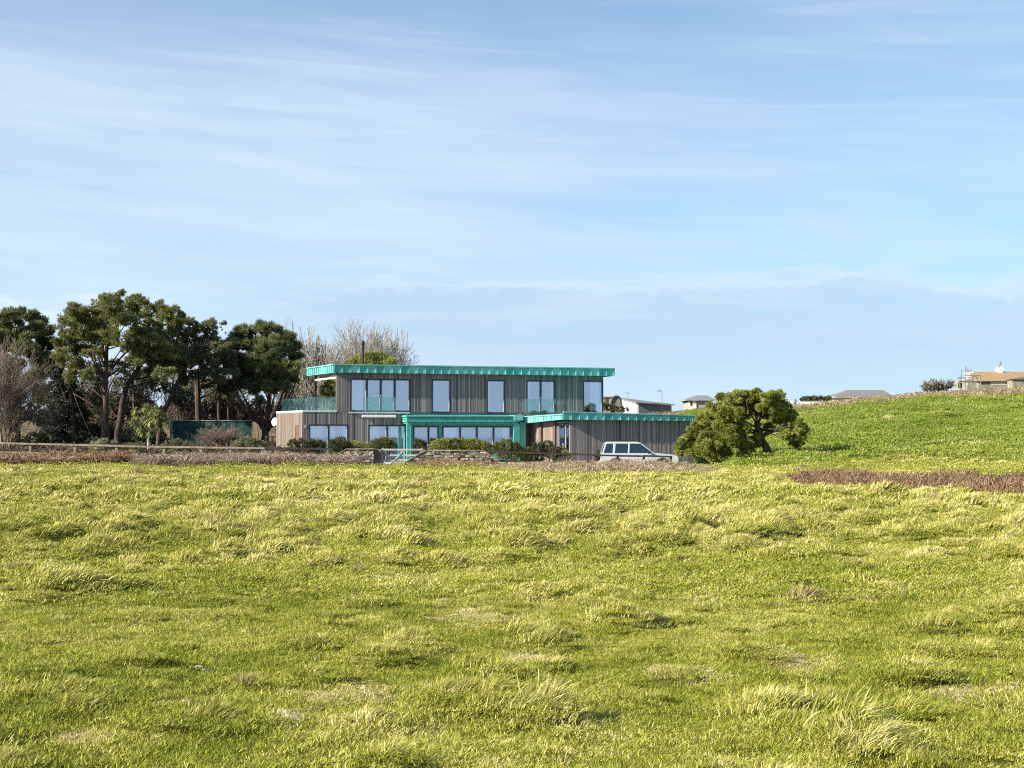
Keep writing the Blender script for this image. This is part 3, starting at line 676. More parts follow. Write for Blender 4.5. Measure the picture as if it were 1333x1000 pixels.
build_stone_wall([A, B], [(0, Zp(602, DW)), (L * .2, Zp(588, DW)), (L * .24, Zp(586.5, DW)), (L * .83, Zp(587, DW)), (L, Zp(603, DW))], 'rough stone wall right of the gate, low at both ends')
def build_gate():
    D0 = DW + .25; z1 = Zp(585.4, D0); z0 = z1 - 1.12; xa, xb = X(497, D0), X(550, D0)
    g = empty('field_gate', (xa, D0, z0), 'pale weathered five bar wooden gate between the two stone walls', 'gate')
    mb = MB()
    for k, fz in enumerate((0, .25, .48, .72, 1.0)): 
        z = z0 + .05 + (z1 - z0 - .05) * fz; mb.box((xa, D0, z - .045), (xb, D0 + .03, z + .045))
    mb.build('bar', MT['gate'], g)
    for x in (xa, xb - .08): mb = MB(); mb.box((x, D0 + .031, z0), (x + .08, D0 + .09, z1 + .08)); mb.build('stile', MT['gate'], g)
    mb = MB(); mb.bar((xa + .05, D0 - .02, z1 - .02), (xa + .95, D0 - .02, z0 + .08), .03, .08); mb.bar((xa + 1.15, D0 - .02, z1 - .02), (xa + .45, D0 - .02, z0 + .3), .03, .08); mb.bar((xb - .05, D0 - .02, z1 - .1), (xb - .9, D0 - .02, z0 + .08), .03, .08)
    mb.build('brace', MT['gate'], g)
    for i, (px, hh) in enumerate(((489.2, 0), (494.6, -.02), (551.5, -.0))):
        x = X(px, D0 - .1); mb = MB(); mb.box((x - .10, D0 - .2, gz(x, D0) - .3), (x + .10, D0 + 0.0, z1 + .04 + hh)); o = mb.build('gate_post', MT['post'], None, bevel=.02)
        tag(o, ('thick brown gate post against the end of the left stone wall', 'slimmer brown post that the pale field gate hangs from', 'brown post at the free end of the pale field gate')[i], 'post')
build_gate()
def fence(pxs, tops, D, label, gap=.48, mats=('fence_pale', 'fence_dark'), lower=True, post_px=None):
    f = empty('rail_fence', (X(pxs[0], D), D, 0), label, 'fence')
    def zt(px): return float(np.interp(px, pxs, tops))
    P = lambda px, dz=0, dy=0: Vector((X(px, D), D + dy, Zp(zt(px), D) + dz))
    for i in range(len(post_px) - 1):
        a, c = post_px[i], post_px[i + 1]; mb = MB(); jz = random.uniform(-.015, .015)
        mb.bar(P(a, 0 + jz, -.07), P(c, 0, -.07), .05, .095); mb.build('rail', MT[mats[0] if c < 380 else mats[1]], f)
        mb = MB(); mb.bar(P(a, -gap, -.07), P(c, -gap + jz, -.07), .05, .09); mb.build('rail', MT[mats[0] if c < 380 else mats[1]], f)
    for px in post_px:
        p = P(px); mb = MB(); g = gz(p.x, p.y); mb.box((p.x - .06, p.y - .045, g - .3), (p.x + .06, p.y + .06, p.z + .05)); mb.build('post', MT['fence_dark' if px > 380 else 'fence_pale'], f, bevel=.01)
DF = 79.6
fence([-130, 0, 220, 430, 440], [573.5, 577, 582, 584.6, 584.7], DF, 'long wooden rail fence running left from the stone wall in front of the trees', post_px=[-130, -75, -18, 40, 98, 152, 214, 262, 300, 345, 390, 434])
fence([630, 700, 800, 900], [588, 589.8, 593.2, 595.2], DF, 'dark post and rail fence right of the stone wall in front of the car', post_px=[637, 660, 695, 735, 776, 804, 838, 873])
def drape(poly_px, name, material, lift=.02, n=40):
    xs = [p[0] for p in poly_px]; ys = [p[1] for p in poly_px]
def drive():
    # concrete yard between the gate and the garage, laid on the ground
    y0, y1 = 78.6, 92.0; nx, ny = 46, 22; v = []; 
    for j in range(ny + 1):
        y = y0 + (y1 - y0) * j / ny
        for i in range(nx + 1):
            x0 = -8.5 + .0 * j; x1 = 11.5; x = x0 + (x1 - x0) * i / nx; v.append((x, y, gz(x, y) + .02))
    f = [(j * (nx + 1) + i, j * (nx + 1) + i + 1, (j + 1) * (nx + 1) + i + 1, (j + 1) * (nx + 1) + i) for j in range(ny) for i in range(nx)]
    tag(npmesh('driveway', np.array(v), np.array(f), MT['concrete'], smooth=True), kind='structure')
drive()

# ------------------------------------------------------------------ car
def build_car():
    Dc = 83.6; x0 = X(781.6, Dc - .9); Lc = 4.32; g = gz(x0 + 2.2, Dc) + .02; hw = .88
    zs = (1.275 - g) / 1.72
    car = empty('parked_car', (x0 + Lc / 2, Dc, g), 'silver white four wheel drive car parked before the garage wall behind the dark fence', 'car')
    def P(x, y, z): return Vector((x0 + x, Dc + y, g + z * zs))
    def prof(mb, pts, inset):      # extruded side profile, y half width by height
        n = len(pts); v = []
        for sgn in (-1, 1):
            for (x, z) in pts: v.append(P(x, sgn * inset(z), z))
        f = [tuple(range(n))[::1], tuple(range(2 * n - 1, n - 1, -1))] + [(i, n + i, n + (i + 1) % n, (i + 1) % n) for i in range(n)]
        mb.add(v, f)
    body = MB(); low = []
    def arch(cx, r=.40, cz=.36): return [(cx - r, .36)] + [(cx - r * math.cos(t), cz + r * math.sin(t)) for t in [math.pi * k / 9 for k in range(1, 9)]] + [(cx + r, .36)]
    low = [(.02, .36)] + arch(.86) + arch(3.42) + [(4.28, .36), (4.32, .62), (4.27, .86), (4.10, .96), (3.15, 1.06), (.10, 1.06), (.04, .9), (0, .6)]
    prof(body, low, lambda z: hw if z < .95 else hw - .05)
    # roof and pillars
    ins = lambda z: hw - .05 - .13 * max(0, (z - 1.06)) / .66
    top = [(.10, 1.06), (.30, 1.62), (.40, 1.68), (2.05, 1.69), (2.22, 1.64), (3.00, 1.06)]
    rf = [(.27, 1.58), (.33, 1.66), (.42, 1.70), (2.02, 1.70), (2.2, 1.655), (2.30, 1.58)]
    prof(body, rf, ins)
    def pillar(a, b, w_):
        for sgn in (-1, 1):
            y0_, y1_ = sgn * ins(a[1]), sgn * ins(b[1]); t = -sgn * .06
            q = [P(a[0] - w_ / 2, y0_, a[1]), P(a[0] + w_ / 2, y0_, a[1]), P(a[0] + w_ / 2, y0_ + t, a[1]), P(a[0] - w_ / 2, y0_ + t, a[1]), P(b[0] - w_ / 2, y1_, b[1]), P(b[0] + w_ / 2, y1_, b[1]), P(b[0] + w_ / 2, y1_ + t, b[1]), P(b[0] - w_ / 2, y1_ + t, b[1])]
            if sgn > 0: q = [q[3], q[2], q[1], q[0], q[7], q[6], q[5], q[4]]
            body.hexa(q)
    pillar((.14, 1.04), (.32, 1.6), .10); pillar((.74, 1.04), (.80, 1.6), .14); pillar((1.56, 1.04), (1.60, 1.6), .10); pillar((2.97, 1.04), (2.24, 1.6), .09)
    paint = simple('silver_white_paint', [(.3, (.36, .395, .385)), (.7, (.43, .46, .45))], .7, .28, .5, .1)
    body.build('body', paint, car, bevel=.025)
    def pane(name, pts, mt):
        for sgn in (-1, 1):
            mb = MB(); v = [P(x, sgn * (ins(z) - .02), z) for (x, z) in pts]; mb.add(v, [tuple(range(len(v)))]); mb.build(name, mt, car)
    for pts in ([(.20, 1.07), (.70, 1.07), (.76, 1.58), (.36, 1.58)], [(.81, 1.07), (1.52, 1.07), (1.56, 1.58), (.87, 1.58)], [(1.61, 1.07), (2.90, 1.07), (2.26, 1.57), (1.65, 1.58)]): pane('side_window', pts, MT['carglass'])
    for nm, q in (('windscreen', [(3.0, 1.065), (2.27, 1.61)]), ('rear_window', [(.13, 1.1), (.29, 1.58)])):
        mb = MB(); (xa, za), (xb, zb) = q; mb.add([P(xa, -ins(za) + .06, za), P(xa, ins(za) - .06, za), P(xb, ins(zb) - .06, zb), P(xb, -ins(zb) + .06, zb)], [(0, 1, 2, 3)]); mb.build(nm, MT['carglass'], car)
    rub = simple('tyre_rubber', [(.3, (.012, .012, .012)), (.7, (.03, .03, .03))], 8, .85, .2)
    for cx in (.86, 3.42):
        for sgn in (-1, 1):
            mb = MB(); mb.tube([P(cx, sgn * (hw - .22), .36), P(cx, sgn * (hw - .01), .36)], .35, 24); wh = mb.build('wheel', rub, car, bevel=.02)
            mb = MB(); mb.tube([P(cx, sgn * (hw - .1), .36), P(cx, sgn * (hw + .005), .36)], .21, 16); mb.build('rim', MT['grey_metal'], wh)
    mb = MB(); mb.tube([P(-.2, 0, .92), P(-.01, 0, .92)], .34, 24); mb.build('spare_wheel', rub, car, bevel=.03)
    mb = MB(); prof(mb, [(-.05, .38), (.15, .38), (.15, .60), (-.05, .58)], lambda z: hw - .02); mb.build('bumper', simple('grey_plastic', [(.3, (.09, .09, .09)), (.7, (.14, .14, .14))], 4), car, bevel=.02)
    mb = MB(); prof(mb, [(4.22, .38), (4.38, .38), (4.38, .60), (4.22, .62)], lambda z: hw - .02); mb.build('bumper', bpy.data.materials['grey_plastic'], car, bevel=.02)
    for sgn in (-1, 1):
        mb = MB(); y = sgn * .66; mb.tube([P(.45, y, 1.70), P(.55, y, 1.76), P(1.9, y, 1.76), P(2.05, y, 1.69)], .022, 8); mb.build('roof_rail', MT['black_metal'], car)
        mb = MB(); mb.box((x0 + 2.62, Dc + sgn * (hw + .09) - .07, g + 1.02 * zs), (x0 + 2.74, Dc + sgn * (hw + .09) + .07, g + 1.17 * zs)); mb.build('mirror', MT['black_metal'], car, bevel=.02)
        mb = MB(); mb.box((x0 + 4.12, Dc + sgn * .66 - .14, g + .70 * zs), (x0 + 4.31, Dc + sgn * .66 + .14, g + .84 * zs)); mb.build('headlight', MT['sash'], car, bevel=.02)
        for hx in (1.1, 2.0): mb = MB(); yb = Dc + sgn * hw; mb.box((x0 + hx - .1, min(yb, yb + sgn * .03), g + .92 * zs), (x0 + hx + .1, max(yb, yb + sgn * .03), g + .95 * zs)); mb.build('door_handle', MT['black_metal'], car)
    for sgn in (-1, 1):
        y_ = Dc + sgn * (hw + .004); mb = MB(); mb.box((x0 + 1.32, min(y_, y_ + sgn * .02), g + .36 * zs), (x0 + 2.96, max(y_, y_ + sgn * .02), g + .56 * zs)); mb.build('sill_cladding', bpy.data.materials['grey_plastic'], car)
        for cx in (.86, 3.42):
            mb = MB(); pt = [P(cx - .43 * math.cos(t_), sgn * (hw + .01), .36 + .43 * math.sin(t_)) for t_ in [math.pi * k / 12 for k in range(13)]]; mb.tube(pt, .035, 6); mb.build('wheel_arch', bpy.data.materials['grey_plastic'], car)
    mb = MB(); mb.box((x0 + .5, Dc - .7, g + .25), (x0 + 3.8, Dc + .7, g + .6)); mb.build('underbody', MT['black_metal'], car)
    for sgn in (-1, 1): mb = MB(); mb.ball(P(1.75, sgn * .36, 1.05), .1, .22, .32, 10, 8); mb.build('seat', MT['black_metal'], car)
build_car()

# ------------------------------------------------------------------ foliage
def unit(n): v = rng.normal(size=(n, 3)); return v / np.linalg.norm(v, axis=1)[:, None]
def n3(p, s): return (vn(p[:, 0] / s, p[:, 2] / s, 5) + vn(p[:, 1] / s + 7, p[:, 2] / s + 3, 6) + vn(p[:, 0] / s + 9, p[:, 1] / s, 8)) / 3
def tufts(pos, axis, n_leaf, length, width, spread, rnd):
    """every tuft is n_leaf narrow triangles round its axis"""
    n = len(pos); k = n_leaf
    P = np.repeat(pos, k, 0); A_ = np.repeat(axis, k, 0)
    d = A_ + unit(n * k) * spread; d /= np.linalg.norm(d, axis=1)[:, None]
    s = np.cross(d, unit(n * k)); s /= np.linalg.norm(s, axis=1)[:, None] + 1e-9
    ln = length * rng.uniform(.6, 1.2, (n * k, 1)); w_ = width * rng.uniform(.7, 1.2, (n * k, 1))
    v = np.stack([P - s * w_ / 2, P + s * w_ / 2, P + d * ln], 1).reshape(-1, 3)
    f = np.arange(n * k * 3).reshape(-1, 3)
    r = np.clip(np.repeat(rnd, k) + rng.normal(0, .10, n * k), 0, 1)
    return v, f, r
def crown(name, parent, blobs, D, matn, dens=60, n_leaf=6, length=.22, width=.05, spread=.7, up=.5, gap=.42, gs=.35, depth=1.0, zflat=.8, sh=.55, rs=1.0, sub=0):
    """blobs: (px, py, r_px[, dD]) clumps seen from the camera, given real depth"""
    PS, AX, RD = [], [], []
    bb = []
    for bl in blobs:
        dD = bl[3] if len(bl) > 3 else random.uniform(-1, 1) * depth; r = bl[2] * rs
        if not sub: bb.append((bl[0], bl[1], r, dD)); continue
        bb.append((bl[0], bl[1], r * .68, dD))
        for q in range(sub):
            a = random.uniform(0, 2 * math.pi); e = random.uniform(.4, .95); bb.append((bl[0] + math.cos(a) * r * e, bl[1] + math.sin(a) * r * e * .85, r * random.uniform(.18, .42), dD + random.uniform(-1, 1) * r / F * D * .8))
    for bl in bb:
        px, py, r = bl[:3]; dD = bl[3]
        d = D + dD; c = np.array(at(px, py, d)); rr = r / F * d; R3 = np.array([rr, rr * 1.05, rr * zflat])
        n = int(dens * 4 * math.pi * rr * rr * 1.2); u = unit(n)
        sbr = rng.uniform(sh, 1.0, (n, 1)); lump = 1 + .25 * (n3(u * 3 + c, .5)[:, None] - .5) * 2
        p = c + u * R3 * sbr * lump
        keep = n3(p, gs) > gap * (.85 + .3 * rng.random(n)); p = p[keep]; u = u[keep]
        ax = u + np.array([0, 0, up]); ax /= np.linalg.norm(ax, axis=1)[:, None]
        PS.append(p); AX.append(ax); RD.append(np.full(len(p), random.uniform(.3, .7)) + .25 * (n3(p, .6) - .5))
    p = np.vstack(PS); v, f, r = tufts(p, np.vstack(AX), n_leaf, length, width, spread, np.concatenate(RD))
    return npmesh(name, v, f, MT[matn], parent, rnd=r)
def limb(mb, a, b, r0, r1, bend=.15, seg=6, sides=7, sag=0):
    a = Vector(a); b = Vector(b); L = (b - a).length; k = Vector((random.uniform(-1, 1), random.uniform(-1, 1), random.uniform(-.3, .6))) * bend * L
    pts = []; rs = []
    for i in range(seg + 1):
        t = i / seg; p = a.lerp(b, t) + k * math.sin(math.pi * t) + Vector((0, 0, -sag * L * t * (1 - t) * 2)); pts.append(p); rs.append(r0 + (r1 - r0) * t)
    mb.tube(pts, rs, sides); return pts
def evergreen(name, label, D, trunk_px, fork, blobs, matn, bark, r0, r1, group=None, extra=(), limbs=True, **kw):
    """trunk_px: pixel points of the bole, base first; fork: index of the bole point where limbs start"""
    b = at(trunk_px[0][0], trunk_px[0][1], D); g = gz(b.x, D); base = Vector((b.x, D, g - .1))
    T = empty(name, (b.x, D, g), label, 'tree', group)
    pts = [base] + [at(px, py, D) for (px, py) in trunk_px[(1 if len(trunk_px) > 1 else 0):]]
    mb = MB(); n = len(pts); rs = [r0 + (r1 - r0) * i / (n - 1) for i in range(n)]; rs[0] *= 1.35
    # smooth the bole
    P2, R2 = [], []
    for i in range(n - 1):
        for k in range(4):
            t = k / 4; P2.append(pts[i].lerp(pts[i + 1], t) + Vector((random.uniform(-1, 1), random.uniform(-1, 1), 0)) * .03); R2.append(rs[i] + (rs[i + 1] - rs[i]) * t)
    P2.append(pts[-1]); R2.append(rs[-1]); mb.tube(P2, R2, 10)
    if limbs:
        for bl in blobs:
            if random.random() < .5:
                c = at(bl[0], bl[1], D + (bl[3] if len(bl) > 3 else random.uniform(-.6, .6))); k = random.randint(fork, len(P2) - 1) if len(P2) > fork else -1
                limb(mb, P2[k], c, min(R2[k] * .38, r1 * .45 + .01), .012, .22, 7, sag=.05)
    for (a, c, q0, q1) in extra: limb(mb, at(a[0], a[1], D), at(c[0], c[1], D), q0, q1, .06, 6)
    mb.build('trunk', MT[bark], T, smooth=True)
    crown('crown', T, blobs, D, matn, **kw)
    return T
# lone pine right of the house
lone = [(985, 518, 9), (968, 523, 10), (950, 525, 10), (1003, 522, 9), (1016, 529, 10), (1012, 543, 9, .4), (1028, 541, 9), (1041, 553, 9), (1046, 566, 8), (1037, 576, 7), (1022, 566, 7), (934, 535, 11), (953, 541, 12), (972, 538, 12), (992, 538, 9, .8), (922, 549, 11), (943, 556, 13, -.6), (963, 556, 12, -.4),
        (908, 563, 11), (927, 570, 13, -.8), (948, 575, 13, -.8), (897, 576, 10), (887, 585, 8), (904, 587, 10, -.4), (925, 589, 10, -.7), (945, 591, 8, -.7), (965, 578, 11, -.5), (972, 589, 8, -.5), (984, 575, 7, -.2), (1000, 556, 6, 1), (913, 545, 6), (1032, 556, 6), (888, 575, 5), (960, 514, 8), (1010, 517, 8), (986, 512, 7), (941, 521, 8), (975, 517, 8), (997, 517, 8), (1000, 530, 10, -.6), (1014, 536, 9, -.6), (1026, 549, 9, .3), (1035, 562, 8, .4), (960, 548, 11, .5), (935, 560, 11, .6)]
evergreen('pine_tree', 'wind-bent lone pine with leaning dark trunk at the right end of the garage', 80, [(1004, 597), (997, 583), (992, 572), (988, 560), (984, 550)], 9, lone, 'pine_lone', 'bark_pine', .24, .12, extra=[((991, 567), (1012, 552), .05, .02), ((1003, 558), (1040, 564), .03, .012), ((990, 562), (955, 566), .05, .02)], dens=215, n_leaf=6, length=.14, width=.034, gap=.33, gs=.2, zflat=.85, depth=1.2, rs=1.27, sh=.3, sub=10)
# big pine and its neighbours, left
G1 = 'evergreen trees left of the house'
big = [(104, 412, 14), (124, 400, 12), (147, 396, 13), (172, 399, 13), (196, 403, 12), (217, 407, 11), (228, 421, 10), (88, 426, 12), (112, 425, 16), (140, 418, 17), (168, 420, 17), (198, 424, 15), (221, 436, 12), (84, 446, 13), (103, 446, 15), (130, 440, 15), (158, 442, 15), (187, 446, 15), (212, 452, 14), (80, 466, 9), (100, 470, 12), (178, 466, 12), (203, 470, 12), (225, 460, 9), (122, 462, 11), (92, 488, 9), (213, 486, 9), (115, 488, 8), (150, 408, 10), (236, 410, 5), (82, 412, 6), (185, 392, 8), (135, 391, 8), (160, 389, 8), (206, 398, 8), (95, 404, 8)]
evergreen('pine_tree', 'tallest broad crowned pine with a straight dark trunk among the left trees', 97, [(138, 590), (138, 540), (137, 500), (138, 470), (140, 440)], 6, big, 'pine', 'bark_pine', .24, .11, G1, extra=[((137, 540), (95, 512), .09, .03), ((137, 520), (98, 498), .08, .03), ((139, 490), (165, 458), .1, .05), ((137, 495), (118, 462), .1, .05)], dens=80, length=.20, width=.044, gap=.375, gs=.4, depth=2.2, rs=1.3, zflat=.75, sub=10, sh=.35)
evergreen('pine_tree', 'leaning pine with pale reddish trunk between the tallest pine and the palm', 98.5, [(153, 590), (154, 560), (159, 525), (167, 500), (180, 480), (190, 460)], 12, [(185, 455, 14), (205, 452, 12), (215, 470, 12), (228, 475, 10), (200, 478, 10), (235, 458, 9)], 'pine_dark', 'bark_red', .24, .12, G1, extra=[((160, 525), (200, 522), .08, .03), ((166, 505), (215, 498), .09, .02), ((155, 545), (143, 530), .08, .03)], dens=85, gap=.37, gs=.4, rs=1.25, sub=9, sh=.35)
evergreen('pine_tree', 'slim dark pine with a ragged top between the tallest pine and the cypress', 100, [(205, 590), (208, 550), (225, 510), (245, 470), (262, 440)], 8, [(238, 432, 9), (252, 424, 9), (268, 425, 10), (284, 430, 9), (291, 424, 5), (248, 441, 12), (270, 443, 13), (288, 450, 11), (235, 452, 11), (255, 462, 14), (280, 466, 14), (297, 462, 10), (232, 475, 10), (262, 484, 12), (285, 488, 11), (240, 492, 8), (300, 480, 9), (277, 421, 6), (243, 418, 5)], 'pine_dark', 'bark_red', .17, .07, G1, dens=66, gap=.40, gs=.4, length=.20, rs=1.2, sub=9, sh=.35)
evergreen('pine_tree', 'dark pine with two reddish boles beside the green net fence', 103, [(262, 590), (259, 550), (257, 520), (256, 480)], 7, [(250, 470, 11), (262, 462, 11), (275, 475, 10), (305, 468, 10), (318, 485, 9), (310, 500, 8), (290, 505, 8), (268, 500, 7)], 'pine_dark', 'bark_red', .28, .16, G1, extra=[((287, 590), (285, 500), .17, .1), ((302, 590), (298, 505), .1, .06)], dens=80, gap=.38, gs=.4, rs=1.2, sub=9, sh=.35)
cyp = [(310, 438, 9), (325, 434, 9), (343, 430, 9), (358, 434, 9), (372, 441, 9), (383, 452, 8), (303, 450, 10), (322, 450, 14), (346, 449, 14), (367, 456, 12), (385, 466, 7), (312, 468, 14), (336, 468, 16), (360, 472, 14), (379, 478, 9), (300, 482, 11), (322, 487, 14), (346, 490, 14), (366, 491, 11), (381, 492, 7), (308, 500, 10), (332, 505, 10), (354, 507, 9), (294, 468, 8), (340, 520, 6), (372, 505, 6), (318, 430, 5), (338, 424, 5), (352, 426, 5)]
evergreen('cypress_tree', 'dark spreading cypress with fanned bare limbs just left of the house', 101, [(345, 590), (345, 568), (346, 556)], 4, cyp, 'cypress', 'bark_pine', .30, .2, G1, extra=[((345, 562), (318, 520), .13, .05), ((345, 562), (330, 505), .13, .06), ((346, 560), (352, 500), .14, .06), ((346, 560), (368, 510), .12, .05), ((345, 566), (365, 535), .1, .05)], dens=62, n_leaf=7, length=.34, width=.06, spread=.5, up=.8, gap=.40, gs=.32, depth=1.6, rs=1.2, zflat=.55, sub=11, sh=.3)
evergreen('cypress_tree', 'dark feathery cypress at the left edge behind the bare bush', 103, [(20, 590), (20, 500), (22, 430)], 5, [(-15, 430, 18), (5, 416, 12), (22, 412, 9), (38, 411, 8), (52, 420, 9), (62, 432, 9), (18, 430, 15), (42, 432, 14), (60, 450, 12), (0, 452, 18), (30, 455, 18), (52, 470, 14), (70, 470, 9), (12, 480, 18), (45, 495, 16), (-20, 480, 20), (20, 510, 18), (55, 520, 14), (30, 540, 16), (28, 405, 4), (46, 410, 4), (10, 406, 4)], 'cypress', 'bark_pine', .3, .1, G1, dens=55, n_leaf=6, length=.34, width=.08, spread=.45, up=.9, gap=.38, gs=.45, depth=1.6, rs=1.15, zflat=.65, sub=7)
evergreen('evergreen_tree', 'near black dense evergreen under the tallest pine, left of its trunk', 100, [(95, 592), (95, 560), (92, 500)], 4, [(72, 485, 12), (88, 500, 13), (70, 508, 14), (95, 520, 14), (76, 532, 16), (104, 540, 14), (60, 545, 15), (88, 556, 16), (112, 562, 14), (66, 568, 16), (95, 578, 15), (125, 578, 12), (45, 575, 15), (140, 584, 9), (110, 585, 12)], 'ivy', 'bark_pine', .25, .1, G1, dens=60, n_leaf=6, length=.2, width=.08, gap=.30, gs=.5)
# mound of dark undergrowth behind the palm
def bush(name, label, blobs, D, matn, cat='shrub', group=None, stems=True, **kw):
    x = sum(b_[0] for b_ in blobs) / len(blobs); p = at(x, 590, D); g = gz(p.x, D)
    T = empty(name, (p.x, D, g), label, cat, group)
    k = dict(dens=150, n_leaf=5, length=.10, width=.04, gap=.30, gs=.2, zflat=1.0, depth=.25, up=.6); k.update(kw)
    crown('foliage', T, blobs, D, matn, **k)
    mb = MB()
    for b_ in blobs:
        c = at(b_[0], b_[1], D); r_ = b_[2] / F * D
        for _ in range(3): limb(mb, (c.x + random.uniform(-.3, .3) * r_, D + random.uniform(-.15, .15), gz(c.x, D) - .05), c + Vector((random.uniform(-.5, .5), random.uniform(-.3, .3), random.uniform(0, .6))) * r_, .02, .008, .1, 4, 4)
    mb.build('stems', MT['bare_dark'], T)
    return T
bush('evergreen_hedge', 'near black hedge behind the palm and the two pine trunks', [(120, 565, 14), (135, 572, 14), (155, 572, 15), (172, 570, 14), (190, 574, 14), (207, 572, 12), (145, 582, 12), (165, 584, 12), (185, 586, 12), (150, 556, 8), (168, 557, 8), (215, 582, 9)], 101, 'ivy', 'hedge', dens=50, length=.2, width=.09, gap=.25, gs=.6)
for (lb, mt_, bl) in (
    ('dim green evergreen behind the straight trunk of the tallest pine', 'pine_dark', [(75, 470, 15), (92, 455, 12), (108, 480, 15), (85, 495, 14), (120, 500, 14), (100, 515, 13), (135, 480, 12), (128, 520, 12), (118, 540, 12)]),
    ('dim green evergreen behind the leaning pine trunk', 'pine_dark', [(150, 478, 13), (172, 482, 13), (160, 500, 12), (190, 490, 13), (205, 500, 12), (150, 520, 12), (178, 515, 9)]),
    ('dim brown green evergreen behind the two reddish boles', 'cypress', [(232, 490, 12), (250, 500, 12), (268, 490, 12), (240, 512, 10), (285, 500, 12), (300, 512, 11), (275, 515, 9), (315, 500, 11), (222, 505, 9)])):
    x_ = sum(b_[0] for b_ in bl) / len(bl)
    evergreen('evergreen_tree', lb, 109, [(x_, 590), (x_ + 3, 540), (x_, 490)], 4, [(a, b_, c, random.uniform(-1, 1)) for a, b_, c in bl], mt_, 'bark_pine', .16, .07, G1, dens=42, n_leaf=6, length=.24, width=.06, gap=.43, gs=.5)
bush('beech_hedge', 'rust brown leafy beech hedge behind the trunks, above the palm', [(60 + 12 * i, 545 - 14 * ((i * 7) % 3) * .5, 13) for i in range(27)], 113, 'bramble_rust', 'hedge', dens=40, length=.2, width=.09, gap=.34, gs=.6, depth=1.0)
# cordyline palm
def palm():
    D = 86.0; b = at(193, 590, D); g = gz(b.x, D); T = empty('cordyline_palm', (b.x, D, g), 'pale green cordyline palm with spiky heads behind the rail fence', 'tree')
    mb = MB(); top = at(193, 566, D); mb.tube([(b.x, D, g - .1), (b.x + .02, D, g + .4), (top.x, D, top.z)], [.11, .085, .08], 9)
    heads = [(180, 541, 10), (190, 531, 11), (203, 533, 11), (213, 543, 10), (208, 555, 10), (182, 556, 10), (195, 546, 12), (173, 548, 7), (218, 552, 7), (196, 562, 8), (176, 534, 7), (186, 562, 7), (190, 540, 11), (202, 544, 11), (187, 549, 10), (198, 536, 10)]
    V, Fq, Rr = [], [], []
    for (px, py, r) in heads:
        c = at(px, py, D + random.uniform(-.35, .35)); limb(mb, top, c, .05, .03, .1, 5, 6)
        for k in range(170):
            d = Vector((random.gauss(0, 1), random.gauss(0, 1), random.gauss(.15, .9))).normalized(); L = r / F * D * random.uniform(.8, 1.15); w_ = .017
            s = d.cross(Vector((0, 0, 1))); s = s.normalized() if s.length > .1 else Vector((1, 0, 0)); rr_ = random.random(); b0 = len(V)
            for t in (0, .4, .75, 1): p = Vector(c) + d * L * t + Vector((0, 0, -.32 * L * t * t)); ww = w_ * (1, 1.1, .7, .12)[(0, .4, .75, 1).index(t)]; V += [p - s * ww, p + s * ww]
            for i in range(3): Fq.append((b0 + 2 * i, b0 + 2 * i + 1, b0 + 2 * i + 3, b0 + 2 * i + 2)); Rr.append(rr_)
    mb.build('trunk', MT['bare'], T, smooth=True)
    npmesh('crown', np.array([tuple(p) for p in V]), np.array(Fq), MT['cordyline'], T, rnd=Rr)
palm()
# bare trees
def bare_tree(name, label, base, D, top_py, half_px, matn, levels=6, r0=.16, group=None, nb=3, stems=5, seed=1, cat='tree', min_r=.011, spread=.42, leanx=0):
    rnd = random.Random(seed); b = at(base, 590, D); g = gz(b.x, D); H_ = Zp(top_py, D) - g; Wd = half_px / F * D
    T = empty(name, (b.x, D, g), label, cat, group); segs = []
    def grow(p, d, L, r, lv):
        n = 3; q = p
        for i in range(n):
            d = (d + Vector((rnd.gauss(0, .10), rnd.gauss(0, .10), rnd.gauss(.03, .05)))).normalized(); q2 = q + d * L / n
            ra = r * (1 - .25 * i / n); rb = r * (1 - .25 * (i + 1) / n); segs.append((q, q2, max(ra, min_r), max(rb, min_r)))
            q = q2
            if lv > 0 and i < n - 1 and rnd.random() < .75:
                a = (d + Vector((rnd.gauss(0, 1), rnd.gauss(0, 1), rnd.gauss(.1, .5))).normalized() * .8).normalized(); grow(q, a, L * rnd.uniform(.5, .75), rb * .55, lv - 1)
        if lv > 0:
            for k in range(2):
                a = (d + Vector((rnd.gauss(0, 1), rnd.gauss(0, 1), rnd.gauss(.15, .4))).normalized() * spread).normalized(); grow(q, a, L * rnd.uniform(.68, .9), rb * .72, lv - 1)
    for s in range(stems):
        a = 2 * math.pi * s / stems + rnd.random(); t = rnd.uniform(.15, .8)
        t *= 1.5; d = Vector((math.cos(a) * Wd / H_ * t + leanx, math.sin(a) * Wd / H_ * t * .7, 1)).normalized()
        grow(Vector((b.x + math.cos(a) * .15, D + math.sin(a) * .15, g - .1)), d, H_ * .30, r0 * rnd.uniform(.6, 1), levels)
    # squeeze the crown into its real height and spread
    A_ = np.array([list(s[0]) + list(s[1]) for s in segs]); zt = np.percentile(A_[:, 5], 99.7); k = H_ / (zt - g)
    xs = np.percentile(np.abs(A_[:, 3] - b.x - 0), 99.3); kx = Wd / xs
    def tr(p): return np.stack([b.x + (p[:, 0] - b.x) * kx, D + (p[:, 1] - D) * kx, g + (p[:, 2] - g) * k], 1)
    a_, c_ = tr(A_[:, :3]), tr(A_[:, 3:]); ra = np.array([s[2] for s in segs]); rb = np.array([s[3] for s in segs])
    V, Fc, Rr = segs_mesh(a_, c_, ra, rb)
    big_ = np.repeat(ra > .045, 3)
    Fb, Ft = Fc[big_], Fc[~big_]
    npmesh('limbs', *compact(V, Fb), MT[matn], T); npmesh('twigs', *compact(V, Ft), MT[matn], T)
    return T
